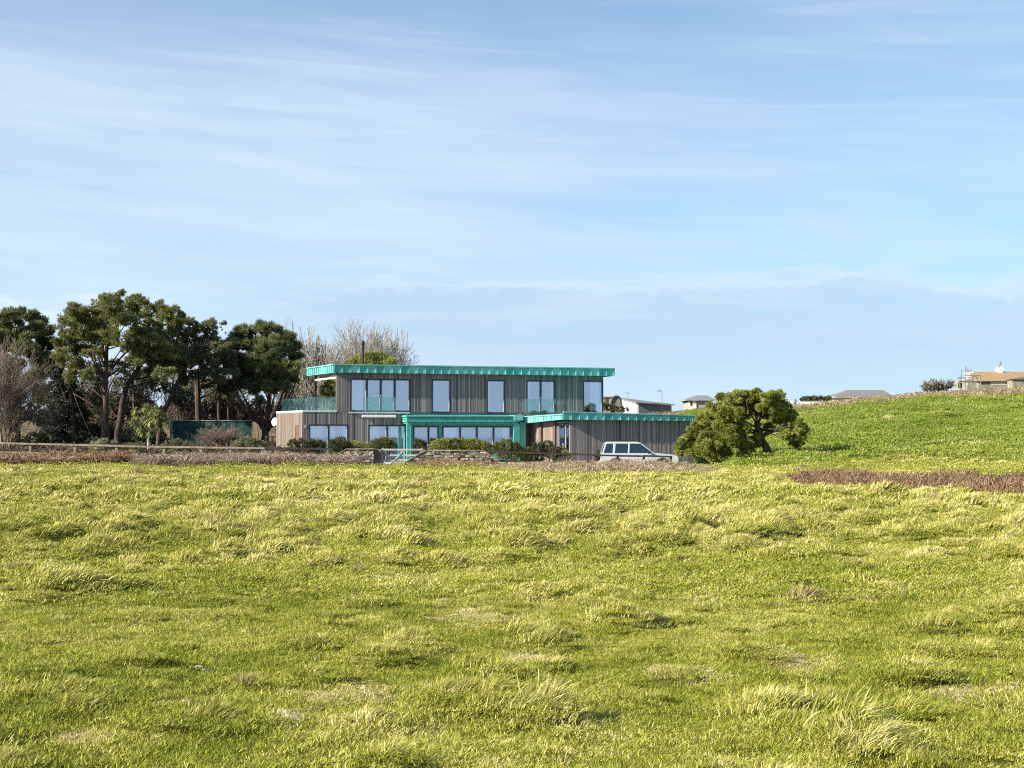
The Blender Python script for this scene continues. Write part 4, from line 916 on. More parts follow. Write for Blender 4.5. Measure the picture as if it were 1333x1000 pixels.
def compact(V, Fc):
    u, inv = np.unique(Fc.ravel(), return_inverse=True); return V[u], inv.reshape(Fc.shape)
def segs_mesh(a, c, ra, rb, sides=3):
    d = c - a; d /= np.linalg.norm(d, axis=1)[:, None] + 1e-9
    ref = np.where(np.abs(d[:, 2:3]) < .9, np.array([[0, 0, 1.]]), np.array([[1., 0, 0]])); s = np.cross(d, ref); s /= np.linalg.norm(s, axis=1)[:, None] + 1e-9; t = np.cross(d, s)
    vs = []
    for (p, r) in ((a, ra), (c, rb)):
        for k in range(sides):
            an = 2 * math.pi * k / sides; vs.append(p + (s * math.cos(an) + t * math.sin(an)) * r[:, None])
    V = np.stack(vs, 1).reshape(-1, 3); b0 = (np.arange(len(a)) * 2 * sides)[:, None]
    f = []
    for k in range(sides): k2 = (k + 1) % sides; f.append(np.concatenate([b0 + k, b0 + k2, b0 + sides + k2, b0 + sides + k], 1))
    Fc = np.stack(f, 1).reshape(-1, 4); return V, Fc, None
bare_tree('bare_tree', 'broad bare winter tree rising behind the roof beside the black flue', 487, 114, 429, 56, 'bare', 6, .12, seed=3, stems=8, spread=.55, min_r=.012, group='bare winter trees behind the house')
bare_tree('bare_tree', 'pale bare winter tree between the cypress and the house roof', 402, 112, 432, 34, 'bare', 5, .12, seed=5, stems=7, spread=.6, min_r=.016, group='bare winter trees behind the house')
bare_tree('bare_tree', 'small bare winter tree behind the balcony at the left end of the house', 432, 108, 452, 32, 'bare', 5, .10, seed=8, stems=6, group='bare winter trees behind the house')
bare_tree('bare_tree', 'thin bare winter tree low behind the dark cypress trunk', 372, 109, 480, 32, 'bare_dark', 5, .10, seed=11, stems=6, group='bare winter trees behind the house')
bare_tree('bare_bush', 'large brown leafless bush at the left edge of the field', 5, 93, 446, 62, 'bare_dark', 5, .06, seed=21, stems=11, cat='bush', min_r=.009, spread=.75, leanx=.1)
for i, (px, D, tp, hw_, sd, lb) in enumerate(((235, 110, 500, 35, 31, 'bare brown thicket tree behind the slim dark pine'), (300, 112, 505, 36, 32, 'bare brown thicket tree behind the green net fence'), (180, 112, 498, 34, 33, 'bare brown thicket tree behind the leaning pine trunk'), (120, 111, 500, 32, 34, 'bare brown thicket tree behind the straight pine trunk'))):
    bare_tree('bare_tree', lb, px, D, tp - 25, hw_, 'bare_dark', 5, .08, seed=sd, stems=7, spread=.6, group='bare thicket trees behind the pines')
bare_tree('bare_bush', 'brown leafless bush in front of the green net fence', 283, 95, 555, 32, 'bare_dark', 5, .035, seed=41, stems=10, cat='bush', min_r=.009)
bare_tree('bare_bush', 'small leafless bush on the hill skyline left of the old house', 1222, 164, 494, 20, 'bare_dark', 4, .07, seed=43, stems=9, cat='bush', min_r=.03)
# pine behind the house
evergreen('pine_tree', 'olive green pine showing over the roof just right of the flue', 106, [(470, 592), (470, 520), (475, 490)], 3, [(456, 474, 8), (468, 469, 9), (482, 466, 10), (496, 466, 10), (508, 472, 8), (475, 478, 12), (495, 480, 12), (425, 508, 9), (434, 518, 9), (445, 500, 12), (420, 520, 8), (430, 500, 7), (460, 490, 12)], 'pine_lone', 'bark_pine', .2, .1, dens=55, length=.2, width=.045, gap=.36, gs=.4)

# ------------------------------------------------------------------ shrubs of the front garden
SG = 'garden shrubs in front of the house'
garden = [
 ('low olive shrub at the foot of the house, below its leftmost ground floor window', [(382, 580, 8), (394, 579, 8), (405, 580, 8), (415, 581, 8)], 83.5, 'shrub_dark'),
 ('dark rounded shrub beside the left end of the stone wall', [(436, 581, 9), (446, 580, 9), (454, 584, 7), (432, 592, 7)], 81.5, 'shrub_dark'),
 ('yellow flowering low shrub behind the left stone wall', [(462, 581, 7), (470, 583, 6), (478, 583, 6)], 82, 'shrub_yellow'),
 ('dark green rounded shrub behind the right end of the left stone wall', [(489, 580, 8), (500, 578, 9), (511, 581, 7)], 83, 'shrub'),
 ('small dark shrub beside the green canopy post', [(543, 583, 6), (548, 588, 6)], 84, 'shrub_dark'),
 ('long clipped olive hedge behind the right stone wall, under the bay windows', [(570, 581, 9), (580, 580, 10), (592, 580, 10), (604, 581, 10), (616, 581, 10), (628, 582, 9), (637, 585, 7), (565, 586, 7), (600, 588, 9)], 82.5, 'shrub_yellow'),
 ('grey green rounded shrub between the long hedge and the entrance', [(650, 583, 8), (660, 580, 9), (669, 584, 8), (655, 591, 8), (668, 593, 8)], 82, 'shrub'),
 ('bright yellow green low shrub left of the entrance', [(680, 588, 6), (688, 589, 6), (684, 594, 7)], 82.5, 'shrub_yellow'),
 ('dark shrub below the timber entrance wall', [(700, 585, 9), (712, 583, 9), (718, 590, 8), (702, 594, 8), (690, 597, 7)], 82.8, 'shrub_dark'),
 ('green shrub against the left corner of the garage', [(731, 588, 7), (736, 594, 7), (727, 597, 7)], 82.8, 'shrub'),
 ('pale leafy shrub behind the fence left of the palm', [(124, 583.0, 8), (136, 580, 9), (148, 583.0, 8), (133, 590, 8)], 83.0, 'shrub_pale'),
 ('small pale shrub touching the palm trunk on its left', [(170, 585, 7), (181, 583, 7), (176, 591, 7)], 83.4, 'shrub_pale'),
 ('pale leafy shrub right of the palm', [(218, 583.0, 8), (230, 580, 9), (243, 583.0, 8), (226, 591, 8)], 83.0, 'shrub_pale'),
 ('pale leafy shrub in front of the cypress trunk', [(308, 582, 8), (320, 577, 9), (332, 579, 9), (342, 583.0, 7), (325, 588, 8)], 83.0, 'shrub_pale'),
]
for (lb, bl, D, mt) in garden: bush('garden_shrub', lb, bl, D, mt, group=SG, dens=170, length=.13, width=.05, spread=.6, gap=.34, gs=.16)
# green net fence of the tennis court
def net_fence():
    D = 99.0; a, c = 222, 328; z1 = Zp(547.5, D); z0 = gz(X(270, D), D) - .1
    f = empty('windbreak_fence', (X(275, D), D, z0), 'tall dark green netting fence behind the trees left of the house', 'fence')
    n = 5
    for i in range(n + 1): x = X(a + (c - a) * i / n, D); mb = MB(); mb.tube([(x, D, z0), (x, D, z1 + .05)], .04, 8); mb.build('post', MT['black_metal'], f)
    for i in range(n):
        x0 = X(a + (c - a) * i / n, D) + .05; x1 = X(a + (c - a) * (i + 1) / n, D) - .05; v = []; nx = 8; nz = 6
        for s in (0, .02):
            for j in range(nz + 1):
                for k in range(nx + 1): v.append(Vector((x0 + (x1 - x0) * k / nx, D + s + .05 * math.sin(math.pi * j / nz) * math.sin(math.pi * k / nx) * (1 if i % 2 else -1), z0 + (z1 - z0) * j / nz)))
        m_ = MB(); fc = []; q = (nx + 1) * (nz + 1)
        for s in (0, q):
            for j in range(nz):
                for k in range(nx): fc.append((s + j * (nx + 1) + k, s + j * (nx + 1) + k + 1, s + (j + 1) * (nx + 1) + k + 1, s + (j + 1) * (nx + 1) + k))
        m_.add(v, fc); m_.build('net_panel', MT['net'], f, smooth=True)
    mb = MB(); mb.tube([(X(a, D), D - .03, z1), (X(c, D), D - .03, z1)], .018, 6); mb.build('top_rail', MT['gate'], f)
net_fence()
def board_fence():
    D = 93.0; f = empty('board_fence', (X(355, D), D, 0), 'short brown garden fence between the cypress and the side of the house', 'fence'); 
    for px in (346, 355, 363): x = X(px, D); mb = MB(); mb.box((x - .05, D, -.2), (x + .05, D + .1, Zp(568, D) + .03)); mb.build('post', MT['fence_dark'], f)
    for dz in (0, -.3, -.6): mb = MB(); z = Zp(568.5, D) + dz; mb.box((X(345.4, D), D - .03, z - .06), (X(363.5, D), D - .001, z + .03)); mb.build('rail', MT['bark_red'], f)
board_fence()

# ------------------------------------------------------------------ distant buildings
def far_mats():
    MT['render_white'] = simple('white_render', [(.3, (.62, .61, .58)), (.7, (.76, .75, .71))], 1, .9, .1)
    MT['render_cream'] = simple('cream_render', [(.3, (.58, .54, .42)), (.7, (.7, .66, .54))], 1, .9, .1)
    MT['render_grey'] = simple('grey_render', [(.3, (.24, .235, .22)), (.7, (.34, .33, .31))], 1, .9, .1)
    MT['slate'] = simple('grey_slates', [(.3, (.13, .14, .14)), (.7, (.22, .235, .23))], 2, .7, .3, mapscale=(1, 1, 4))
    MT['slate_brown'] = simple('brown_grey_tiles', [(.3, (.14, .13, .125)), (.7, (.22, .205, .195))], 2, .7, .3)
    MT['clad'] = simple('grey_cladding', [(.3, (.10, .10, .12)), (.7, (.17, .17, .19))], 2, .7, .3, mapscale=(5, 5, .1))
    MT['lichen'] = simple('lichen_stone_tiles', [(.3, (.20, .17, .12)), (.45, (.27, .20, .13)), (.6, (.36, .22, .08)), (.75, (.26, .20, .14))], 2.6, .9, .1, bmp=.4)
    MT['oldstone'] = simple('old_stone', [(.3, (.15, .13, .10)), (.7, (.37, .33, .27))], 2.5, .9, .1, bmp=.5)
far_mats()
def quadsolid(mb, pts, thick):        # slab from 4 points, thickened downward
    p = [Vector(q) for q in pts]; d = Vector((0, 0, -thick)); mb.hexa([q + d for q in p] + p)
def shed():
    D = 196.0; s = D / F; xl, xc, xr = X(808, D), X(829, D), X(875.5, D)
    b = empty('gabled_shed', (X(840, D), D + 3, gz(X(840, D), D + 3)), 'long low shed with white gable end beyond the garage roof', 'building'); zb = 2.5
    zr = Zp(517.2, D + 4); ze = Zp(524, D)
    # ridge runs from the white gable at left away to the right
    A = Vector((xc, D, 0)); Bk = Vector((xl, D + 7.5, 0)); mid = (A + Bk) / 2; w_ = Vector((xr - xc, 1.2, 0))
    zA = ze; zR = Zp(516.8, D + 5)
    def V(p, z): return Vector((p.x, p.y, z))
    mb = MB(); mb.add([V(A, zb), V(A, zA), V(Bk, zR), V(Bk, zb), V(A + Vector((.25, .05, 0)), zb), V(A + Vector((.25, .05, 0)), zA), V(Bk + Vector((.25, .05, 0)), zR), V(Bk + Vector((.25, .05, 0)), zb)], [(0, 1, 2, 3), (7, 6, 5, 4), (0, 4, 5, 1), (1, 5, 6, 2), (2, 6, 7, 3)]); mb.build('gable_wall', MT['render_white'], b)
    mb = MB(); q = w_ * (1 / w_.length); mb.add([V(A + q * .26, zb), V(A + w_, zb), V(A + w_, Zp(527.5, D)), V(A + q * .26, zA - .05), V(A + q * .26 + Vector((0, .3, 0)), zb), V(A + w_ + Vector((0, .3, 0)), zb), V(A + w_ + Vector((0, .3, 0)), Zp(527.5, D)), V(A + q * .26 + Vector((0, .3, 0)), zA - .05)], [(0, 1, 2, 3), (7, 6, 5, 4), (0, 4, 5, 1), (1, 5, 6, 2), (3, 2, 6, 7)]); mb.build('wall', MT['clad'], b)
    mb = MB(); e = Vector((0, -.35, 0)); quadsolid(mb, [V(A + e - q * .2, zA + .04), V(A + w_ + e + q * .4, Zp(527, D) + .1), V(Bk + w_ * .95, Zp(522, D + 7) + .0), V(Bk - q * .2, zR + .06)], .14); mb.build('roof', MT['slate'], b)
    a = empty('aerial_mast', V(A + (Bk - A) * .6 + w_ * .1, zR), 'thin aerial mast standing over the white gabled shed', 'aerial'); mb = MB(); p = Vector(a.location); mb.tube([p - Vector((0, 0, 1)), V(p, Zp(508.5, D + 4))], .05, 6); mb.build('pole', MT['grey_metal'], a); mb = MB(); mb.bar(V(p, Zp(512, D + 4)) - Vector((.4, 0, 0)), V(p, Zp(512, D + 4)) + Vector((.4, 0, 0)), .04); mb.build('crossbar', MT['grey_metal'], a)
shed()
def lamp():
    D = 205.0; x = X(861.5, D); g = gz(x, D); o = empty('street_lamp', (x, D, g), 'grey street lamp standing behind the gabled shed roof', 'street lamp')
    z1 = Zp(509.5, D); mb = MB(); mb.tube([(x, D, g - .2), (x, D, z1)], [.11, .06], 8); mb.build('pole', MT['grey_metal'], o)
    mb = MB(); mb.tube([(x, D, z1), (x - .35, D, z1 + .08)], .04, 6); mb.ball((x - .4, D, z1 + .08), .32, .14, .09, 10, 6); mb.build('lamp_head', MT['grey_metal'], o)
lamp()
def hip(name, label, px0, px1, yb, ye, yr, D, dep, rpx0, rpx1, wm, rm, wm2=None, chimneys=(), windows=()):
    x0, x1 = X(px0, D), X(px1, D); ze, zr = Zp(ye, D), Zp(yr, D + dep / 2); g = Zp(yb, D) - 1.5
    b = empty(name, ((x0 + x1) / 2, D + dep / 2, g), label, 'house')
    mb = MB(); mb.box((x0, D, g), (x1, D + dep, ze)); mb.build('wall', MT[wm], b)
    e = .45; r0, r1 = X(rpx0, D + dep / 2), X(rpx1, D + dep / 2); ym = D + dep / 2; mb = MB()
    c = [Vector((x0 - e, D - e, ze)), Vector((x1 + e, D - e, ze)), Vector((x1 + e, D + dep + e, ze)), Vector((x0 - e, D + dep + e, ze)), Vector((r0, ym, zr)), Vector((r1, ym, zr))]
    mb.add(c, [(0, 1, 5, 4), (1, 2, 5), (2, 3, 4, 5), (3, 0, 4), (3, 2, 1, 0)]); rf = mb.build('roof', MT[rm], b)
    mb = MB(); mb.box((x0 - e, D - e, ze - .16), (x1 + e, D + dep + e, ze - .004)); mb.build('eaves', MT['render_grey'], rf)
    for (px, py0, py1, w_) in chimneys:
        x = X(px, ym); mb = MB(); mb.box((x - w_ / 2, ym - .4, Zp(py1, ym) - .6), (x + w_ / 2, ym + .4, Zp(py0, ym))); ch = mb.build('chimney', MT['render_white'], rf)
    for (px, pw, y0, y1) in windows:
        x = X(px, D); w_ = pw / F * D; mb = MB(); mb.box((x - w_ / 2, D - .05, Zp(y1, D)), (x + w_ / 2, D + .02, Zp(y0, D))); wn = mb.build('window', MT['dark_frame'], b)
        mb = MB(); mb.box((x - w_ / 2 + .08, D - .07, Zp(y1, D) + .08), (x + w_ / 2 - .08, D - .051, Zp(y0, D) - .08)); mb.build('pane', MT['glass'], wn)
    return b
def hip_house():
    b = hip('hipped_house', 'small cream house with grey hipped roof right of the gabled shed', 897, 927, 532, 520, 514.8, 196, 7, 907, 920, 'render_grey', 'slate')
    D = 195.9; mb = MB(); mb.box((X(896.7, D), D - .04, 2.5), (X(906.5, D), D + .05, Zp(520.3, D))); mb.build('porch_wall', MT['render_cream'], b)
    mb = MB(); mb.box((X(898.5, D), D - .09, Zp(528, D)), (X(900.8, D), D - .045, Zp(522, D))); mb.build('window', MT['dark_frame'], b)
hip_house()
hip('hipped_house', 'low house with long grey brown hipped roof on the hill skyline', 1090, 1158, 524, 516.5, 507.8, 178, 8, 1103, 1150, 'render_white', 'slate_brown', windows=[(1150, 5, 517.5, 522)])
def left_far():
    D = 190.0
    b = empty('rubble_hut', (X(790, D), D, 3), 'tan stone hut half hidden behind the right end of the main roof', 'building')
    mb = MB(); mb.box((X(784, D), D, 2.5), (X(796, D), D + 4, Zp(517.5, D))); mb.build('wall', MT['oldstone'], b)
    mb = MB(); mb.prism([(X(783.5, D), D - .2), (X(797, D), D - .2), (X(797, D), D + 4.2), (X(783.5, D), D + 4.2)], Zp(517.5, D) + .004, [Zp(516.5, D)] * 2 + [Zp(515, D)] * 2); mb.build('roof', MT['oldstone'], b)
    mb = MB(); mb.box((X(788.5, D), D - .06, Zp(527, D)), (X(791.5, D), D - .005, Zp(519, D))); mb.build('doorway', MT['bark_red'], b)
    D = 186.0
    b = empty('arched_shed', (X(802, D), D, 3), 'dark brown round topped shed beside the white gable end', 'building')
    pts = []; xa, xb = X(794.5, D), X(810, D); zb = 3.0; zt_ = Zp(516, D); n = 14; xc = (xa + xb) / 2; w_ = (xb - xa) / 2; hh = (zt_ - zb)
    for i in range(n + 1): t = math.pi * i / n; pts.append((xc - w_ * abs(math.cos(t)) ** .7 * (1 if math.cos(t) > 0 else -1), zb + hh * math.sin(t) ** .55))
    mb = MB(); m_ = len(pts); v = [Vector((x, D, z)) for x, z in pts] + [Vector((x, D + 5, z)) for x, z in pts]
    mb.add(v, [tuple(range(m_)), tuple(range(2 * m_ - 1, m_ - 1, -1))] + [(i, m_ + i, m_ + i + 1, i + 1) for i in range(m_ - 1)]); mb.build('shell', MT['slate_brown'], b)
    mb = MB(); mb.tube([(x, D - .08, z) for x, z in pts], .13, 6); mb.build('rim', MT['bark_pine'], b)
    D = 180
    b = bush('scrub_bush', 'pale scrub bush in front of the stone hut and round topped shed', [(786, 529, 4), (793, 531, 4), (800, 532, 4), (808, 533, 4), (815, 534, 3)], D, 'shrub_dark', dens=30, length=.3, width=.12, gs=.5)
left_far()
def garden_wall():
    D = 172.0; b = empty('garden_wall', (X(1065, D), D, 4.5), 'long low white garden wall on the hill skyline right of the lone pine', 'wall')
    mb = MB(); mb.box((X(1042, D), D, 3.5), (X(1092, D), D + .3, Zp(522.6, D))); mb.build('wall_panel', MT['render_white'], b); mb = MB(); mb.box((X(1041.5, D), D - .06, Zp(522.6, D) + .003), (X(1092.5, D), D + .36, Zp(522.1, D))); mb.build('coping', MT['render_cream'], b)
    for i, px in enumerate((1047, 1056, 1066, 1076)): bush('skyline_shrub', ('leftmost', 'second from left', 'third from left', 'rightmost')[i] + ' grey shrub of four behind the white garden wall', [(px - 2, 521, 3.2), (px + 3, 520.3 - (i % 2), 3.4)], D + 3, 'shrub_dark', group='grey shrubs behind the white garden wall', dens=40, length=.35, width=.1, gs=.5, up=1.6)
    for i, px in enumerate((1025, 1030, 1036)):
        o = empty('chimney_stack', (X(px, D), D + 20, 4.5), ('pale', 'grey', 'dark')[i] + ' chimney stack poking over the hill right of the lone pine, ' + ('leftmost', 'middle', 'rightmost')[i] + ' of three', 'chimney', 'chimneys poking over the hill'); mb = MB(); d = D + 20
        mb.box((X(px - 1.3, d), d, 3), (X(px + 1.3, d), d + .6, Zp(520.5 + i % 2, d))); mb.build('stack', MT[('render_grey', 'render_white', 'slate')[i]], o); mb = MB(); mb.tube([(X(px, d), d + .3, Zp(520.5 + i % 2, d)), (X(px, d), d + .3, Zp(519.2 + i % 2, d))], .1, 8); mb.build('pot', MT['slate_brown'], o)
garden_wall()
def old_house():
    D = 168.0; x0, x1 = X(1274, D), X(1385, D); dep = 6.5; ze = Zp(496.5, D); zr = Zp(484, D + 3.2); g = 4.5
    b = empty('stone_cottage', ((x0 + x1) / 2, D + 3, g), 'old stone cottage with orange lichen roof on the hill at the right edge', 'house')
    mb = MB(); mb.box((x0, D, g), (x1, D + dep, ze)); mb.box((X(1262, D), D + .6, g), (x0 - .01, D + dep - .6, Zp(493, D))); mb.build('wall', MT['oldstone'], b)
    mb = MB(); mb.box((X(1290, D), D - .03, Zp(501, D)), (X(1316, D), D - .004, ze - .12)); mb.build('whitewashed_wall', MT['render_white'], b)
    e = .3; ym = D + dep / 2; mb = MB(); a = [Vector((x0 - e, D - e, ze)), Vector((x1 + e, D - e, ze)), Vector((x1 + e, ym, zr)), Vector((x0 - e + .2, ym, zr)), Vector((x1 + e, D + dep + e, ze)), Vector((x0 - e, D + dep + e, ze))]
    mb.add(a, [(0, 1, 2, 3), (3, 2, 4, 5), (0, 3, 5), (1, 4, 2), (0, 5, 4, 1)]); rf = mb.build('roof', MT['lichen'], b)
    for (px, y0, y1, wpx, pots) in ((1262, 486.5, 500, 7, 2), (1301.5, 480.5, 486, 6, 1)):
        x = X(px, ym); w_ = wpx / F * ym; mb = MB(); mb.box((x - w_ / 2, ym - .45, Zp(y1, ym) - .5), (x + w_ / 2, ym + .45, Zp(y0, ym))); mb.box((x - w_ / 2 - .06, ym - .5, Zp(y0, ym) + .003), (x + w_ / 2 + .06, ym + .5, Zp(y0, ym) + .14)); ch = mb.build('chimney', MT['render_white'], rf)
        for k in range(pots): xx = x + (k - (pots - 1) / 2) * .3; mb = MB(); z = Zp(y0, ym) + .14; mb.tube([(xx, ym, z), (xx, ym, z + .35)], .09, 8); mb.build('chimney_pot', MT['oldstone'], ch)
        if pots == 1: mb = MB(); z = Zp(y0, ym) + .14; mb.tube([(x + .1, ym, z + .3), (x + .1, ym, z + .55)], .14, 8); mb.ball((x + .1, ym, z + .6), .16, .16, .12, 8, 6); mb.build('cowl', MT['slate'], ch)
    # stone lean-to gable at the right
    mb = MB(); xa, xb = X(1318, D - 2), X(1345, D - 2); v = [(xa, 0), (xb, 0)]; zt_ = Zp(490.5, D - 2); ze2 = Zp(494, D - 2)
    mb.box((xa, D - 2, g), (xb, D - .31, ze2)); mb.build('lean_to_wall', MT['oldstone'], b)
    mb = MB(); mb.add([Vector((xa - .2, D - 2.2, ze2)), Vector((xb + .2, D - 2.2, ze2)), Vector((xb + .2, D - .3, ze2)), Vector((xa - .2, D - .3, ze2)), Vector(((xa + xb) / 2, D - 2.2, zt_)), Vector(((xa + xb) / 2, D - .3, zt_))], [(0, 1, 4), (2, 3, 5), (0, 4, 5, 3), (1, 2, 5, 4), (3, 2, 1, 0)]); mb.build('lean_to_roof', MT['slate_brown'], b)
    # scaffold
    Ds = D - 1.2; s = empty('scaffold', (X(1262, Ds), Ds, g), 'metal scaffold with plank deck round the left end of the stone cottage', 'scaffold')
    for (px, ty, dd) in ((1250, 489, 0), (1252, 482, 2.2), (1257, 476, 0), (1259, 478, 2.2), (1266, 488, 0), (1272, 488, 0), (1277, 489, 0)):
        mb = MB(); d = Ds + dd - (1 if dd == 0 else 0); mb.tube([(X(px, d), d, g), (X(px, d), d, Zp(ty, d))], .05, 6); mb.build('pole', MT['grey_metal'], s)
    d = Ds - 1
    for (a, c, y) in ((1246, 1278, 492), (1248, 1279, 496.4), (1256, 1276, 489)): mb = MB(); mb.tube([(X(a, d), d - .06, Zp(y, d)), (X(c, d), d - .06, Zp(y, d))], .045, 6); mb.build('ledger', MT['grey_metal'], s)
    mb = MB(); mb.box((X(1248.5, d), d + .06, Zp(497.4, d)), (X(1277, d), d + 1.1, Zp(496.6, d))); mb.build('deck', MT['fence_pale'], s)
    mb = MB(); mb.box((X(1253, d), d + 1.2, Zp(505, d)), (X(1257, d), d + 1.6, Zp(498, d))); mb.build('sheeting', MT['net'], s)
old_house()
# ------------------------------------------------------------------ dry bramble banks and bracken
def bank(name, label, quad, n, matn, hgt, blade=.03, lean=(.3, .0), ln=.9, seed=1, leafn=0):
    """quad: plan region as function(n)->x,y ; arching canes as narrow ribbons plus dead leaves"""
    r_ = np.random.default_rng(seed); x, y = quad(n, r_); z = terr(x, y)
    hg = np.interp(x / y * F + CX, *hgt) if isinstance(hgt, tuple) else np.full(n, float(hgt)); hh = hg * (.35 + 1.0 * fbm(x * .8, y * .8, seed, 3)) 
    az = r_.uniform(0, 2 * np.pi, n); L = ln * r_.uniform(.5, 1.3, n); up = hh * r_.uniform(.5, 1.3, n)
    dx = np.cos(az) * L + lean[0] * L; dy = np.sin(az) * L * .6 + lean[1] * L
    T = 5; V = []; ww = blade * r_.uniform(.5, 1.2, n); sx, sy = -np.sin(az), np.cos(az)
    tilt = r_.uniform(-1, 1, n)
    for i in range(T):
        t = i / (T - 1); zz = z - .03 + up * np.sin(math.pi * min(t * .72, 1)) * 1.0
        cx, cy = x + dx * t, y + dy * t; w2 = ww * (1 - .7 * t)
        V.append(np.stack([cx - sx * w2, cy - sy * w2, zz - tilt * w2], 1)); V.append(np.stack([cx + sx * w2, cy + sy * w2, zz + tilt * w2], 1))
    V = np.stack(V, 1).reshape(-1, 3); b0 = (np.arange(n) * 2 * T)[:, None]
    Fc = np.stack([np.concatenate([b0 + 2 * i, b0 + 2 * i + 1, b0 + 2 * i + 3, b0 + 2 * i + 2], 1) for i in range(T - 1)], 1).reshape(-1, 4)
    rn = np.repeat(np.clip(r_.normal(.45, .22, n), 0, 1), T - 1)
    if leafn:
        x2, y2 = quad(leafn, r_); hg2 = np.interp(x2 / y2 * F + CX, *hgt) if isinstance(hgt, tuple) else hgt; h2 = hg2 * (.35 + fbm(x2 * .8, y2 * .8, seed, 3)); z2 = terr(x2, y2) + h2 * r_.uniform(0, 1, leafn) ** .7
        c = np.stack([x2, y2, z2], 1); a = r_.normal(size=(leafn, 3)); a /= np.linalg.norm(a, axis=1)[:, None]; d = np.cross(a, r_.normal(size=(leafn, 3))); d /= np.linalg.norm(d, axis=1)[:, None]
        s = r_.uniform(.5, 1.2, (leafn, 1)) * blade * 2.2; q = np.stack([c - a * s, c + d * s * .6, c + a * s, c - d * s * .6], 1).reshape(-1, 3)
        Fc = np.vstack([Fc, np.arange(leafn * 4).reshape(-1, 4) + len(V)]); V = np.vstack([V, q]); rn = np.concatenate([rn, np.clip(r_.normal(.4, .25, leafn), 0, 1)])
    o = npmesh(name, V, Fc, MT[matn], None, rnd=rn); tag(o, label, name.replace('_', ' '), kind='stuff'); return o
def band(pxa, pxb, ya, yb, taper=.04, wob=.6):
    def f(n, r_):
        u = r_.uniform(0, 1, n); px = pxa + (pxb - pxa) * u
        e = np.clip(np.minimum(u, 1 - u) / taper, 0, 1) ** .5; y0 = np.interp(px, [p for p, _ in ya], [q for _, q in ya]); y1 = np.interp(px, [p for p, _ in yb], [q for _, q in yb])
        wv = wob * (fbm(px / 25, px * 0, 77, 2) - .5) * 2; mid = (y0 + y1) / 2; hf = (y1 - y0) / 2 * e
        y = mid + hf * r_.uniform(-1, 1, n) + wv; return (px - CX) / F * y, y
    return f
bank('bracken_bank', 'rust brown dead bracken bank under the fence at the left edge', band(-150, 170, [(-150, 73.5), (170, 75)], [(-150, 79.2), (170, 78.8)]), 19000, 'bramble_rust', .64, .022, (.1, 0), .7, 2, 12000)
bank('bramble_bank', 'pinkish grey dry bramble canes along the middle of the fence', band(185, 450, [(185, 73.5), (450, 74)], [(185, 79.2), (450, 78.6)]), 17000, 'bramble_pink', .62, .02, (.15, 0), .9, 3, 7000)
bank('bramble_bank', 'brown bramble in front of the gate and right stone wall', band(420, 665, [(420, 71), (665, 69)], [(420, 77.5), (665, 77)]), 11000, 'bramble_rust', ([420, 500, 530, 560, 620, 665], [.15, .15, .3, .42, .35, .2]), .02, (.15, 0), .6, 4, 6000)
bank('dry_grass_bank', 'tall straw coloured dry grass bank in front of the car', band(630, 925, [(640, 63), (760, 57), (905, 57)], [(640, 75), (760, 75), (905, 72)], .10, 1.6), 27000, 'bramble_straw', ([640, 700, 790, 840, 880, 925], [.30, .42, .50, .54, .48, .3]), .018, (.3, 0), .6, 5, 4000)
bank('bracken_bank', 'long rust red strip of dead bracken across the field on the right', band(1020, 1500, [(1020, 45.5), (1150, 40), (1333, 34.5), (1500, 32)], [(1020, 50), (1150, 50), (1333, 46), (1500, 43)], .15, 1.6), 36000, 'bramble_rust', .50, .014, (.1, 0), .35, 6, 40000)
bank('heath_bank', 'dry brown scrub along the crest of the right hill', band(1030, 1420, [(1030, 140), (1420, 143)], [(1030, 160), (1420, 162)], .02, 8), 22000, 'bramble_straw', .68, .045, (.3, 0), .8, 7, 4000)
bank('heather_bank', 'reddish scrub on the ridge behind the garage roof', band(835, 1035, [(835, 158), (1035, 158)], [(835, 172), (1035, 172)], .25, 2), 8000, 'bramble_rust', .5, .045, (.2, 0), .8, 8, 5000)
bank('undergrowth', 'brown undergrowth beneath the trees on the left', band(-150, 400, [(-150, 84), (400, 84)], [(-150, 112), (400, 112)], .02, 1), 30000, 'dark_under', .8, .035, (.1, 0), 1.2, 9, 26000)

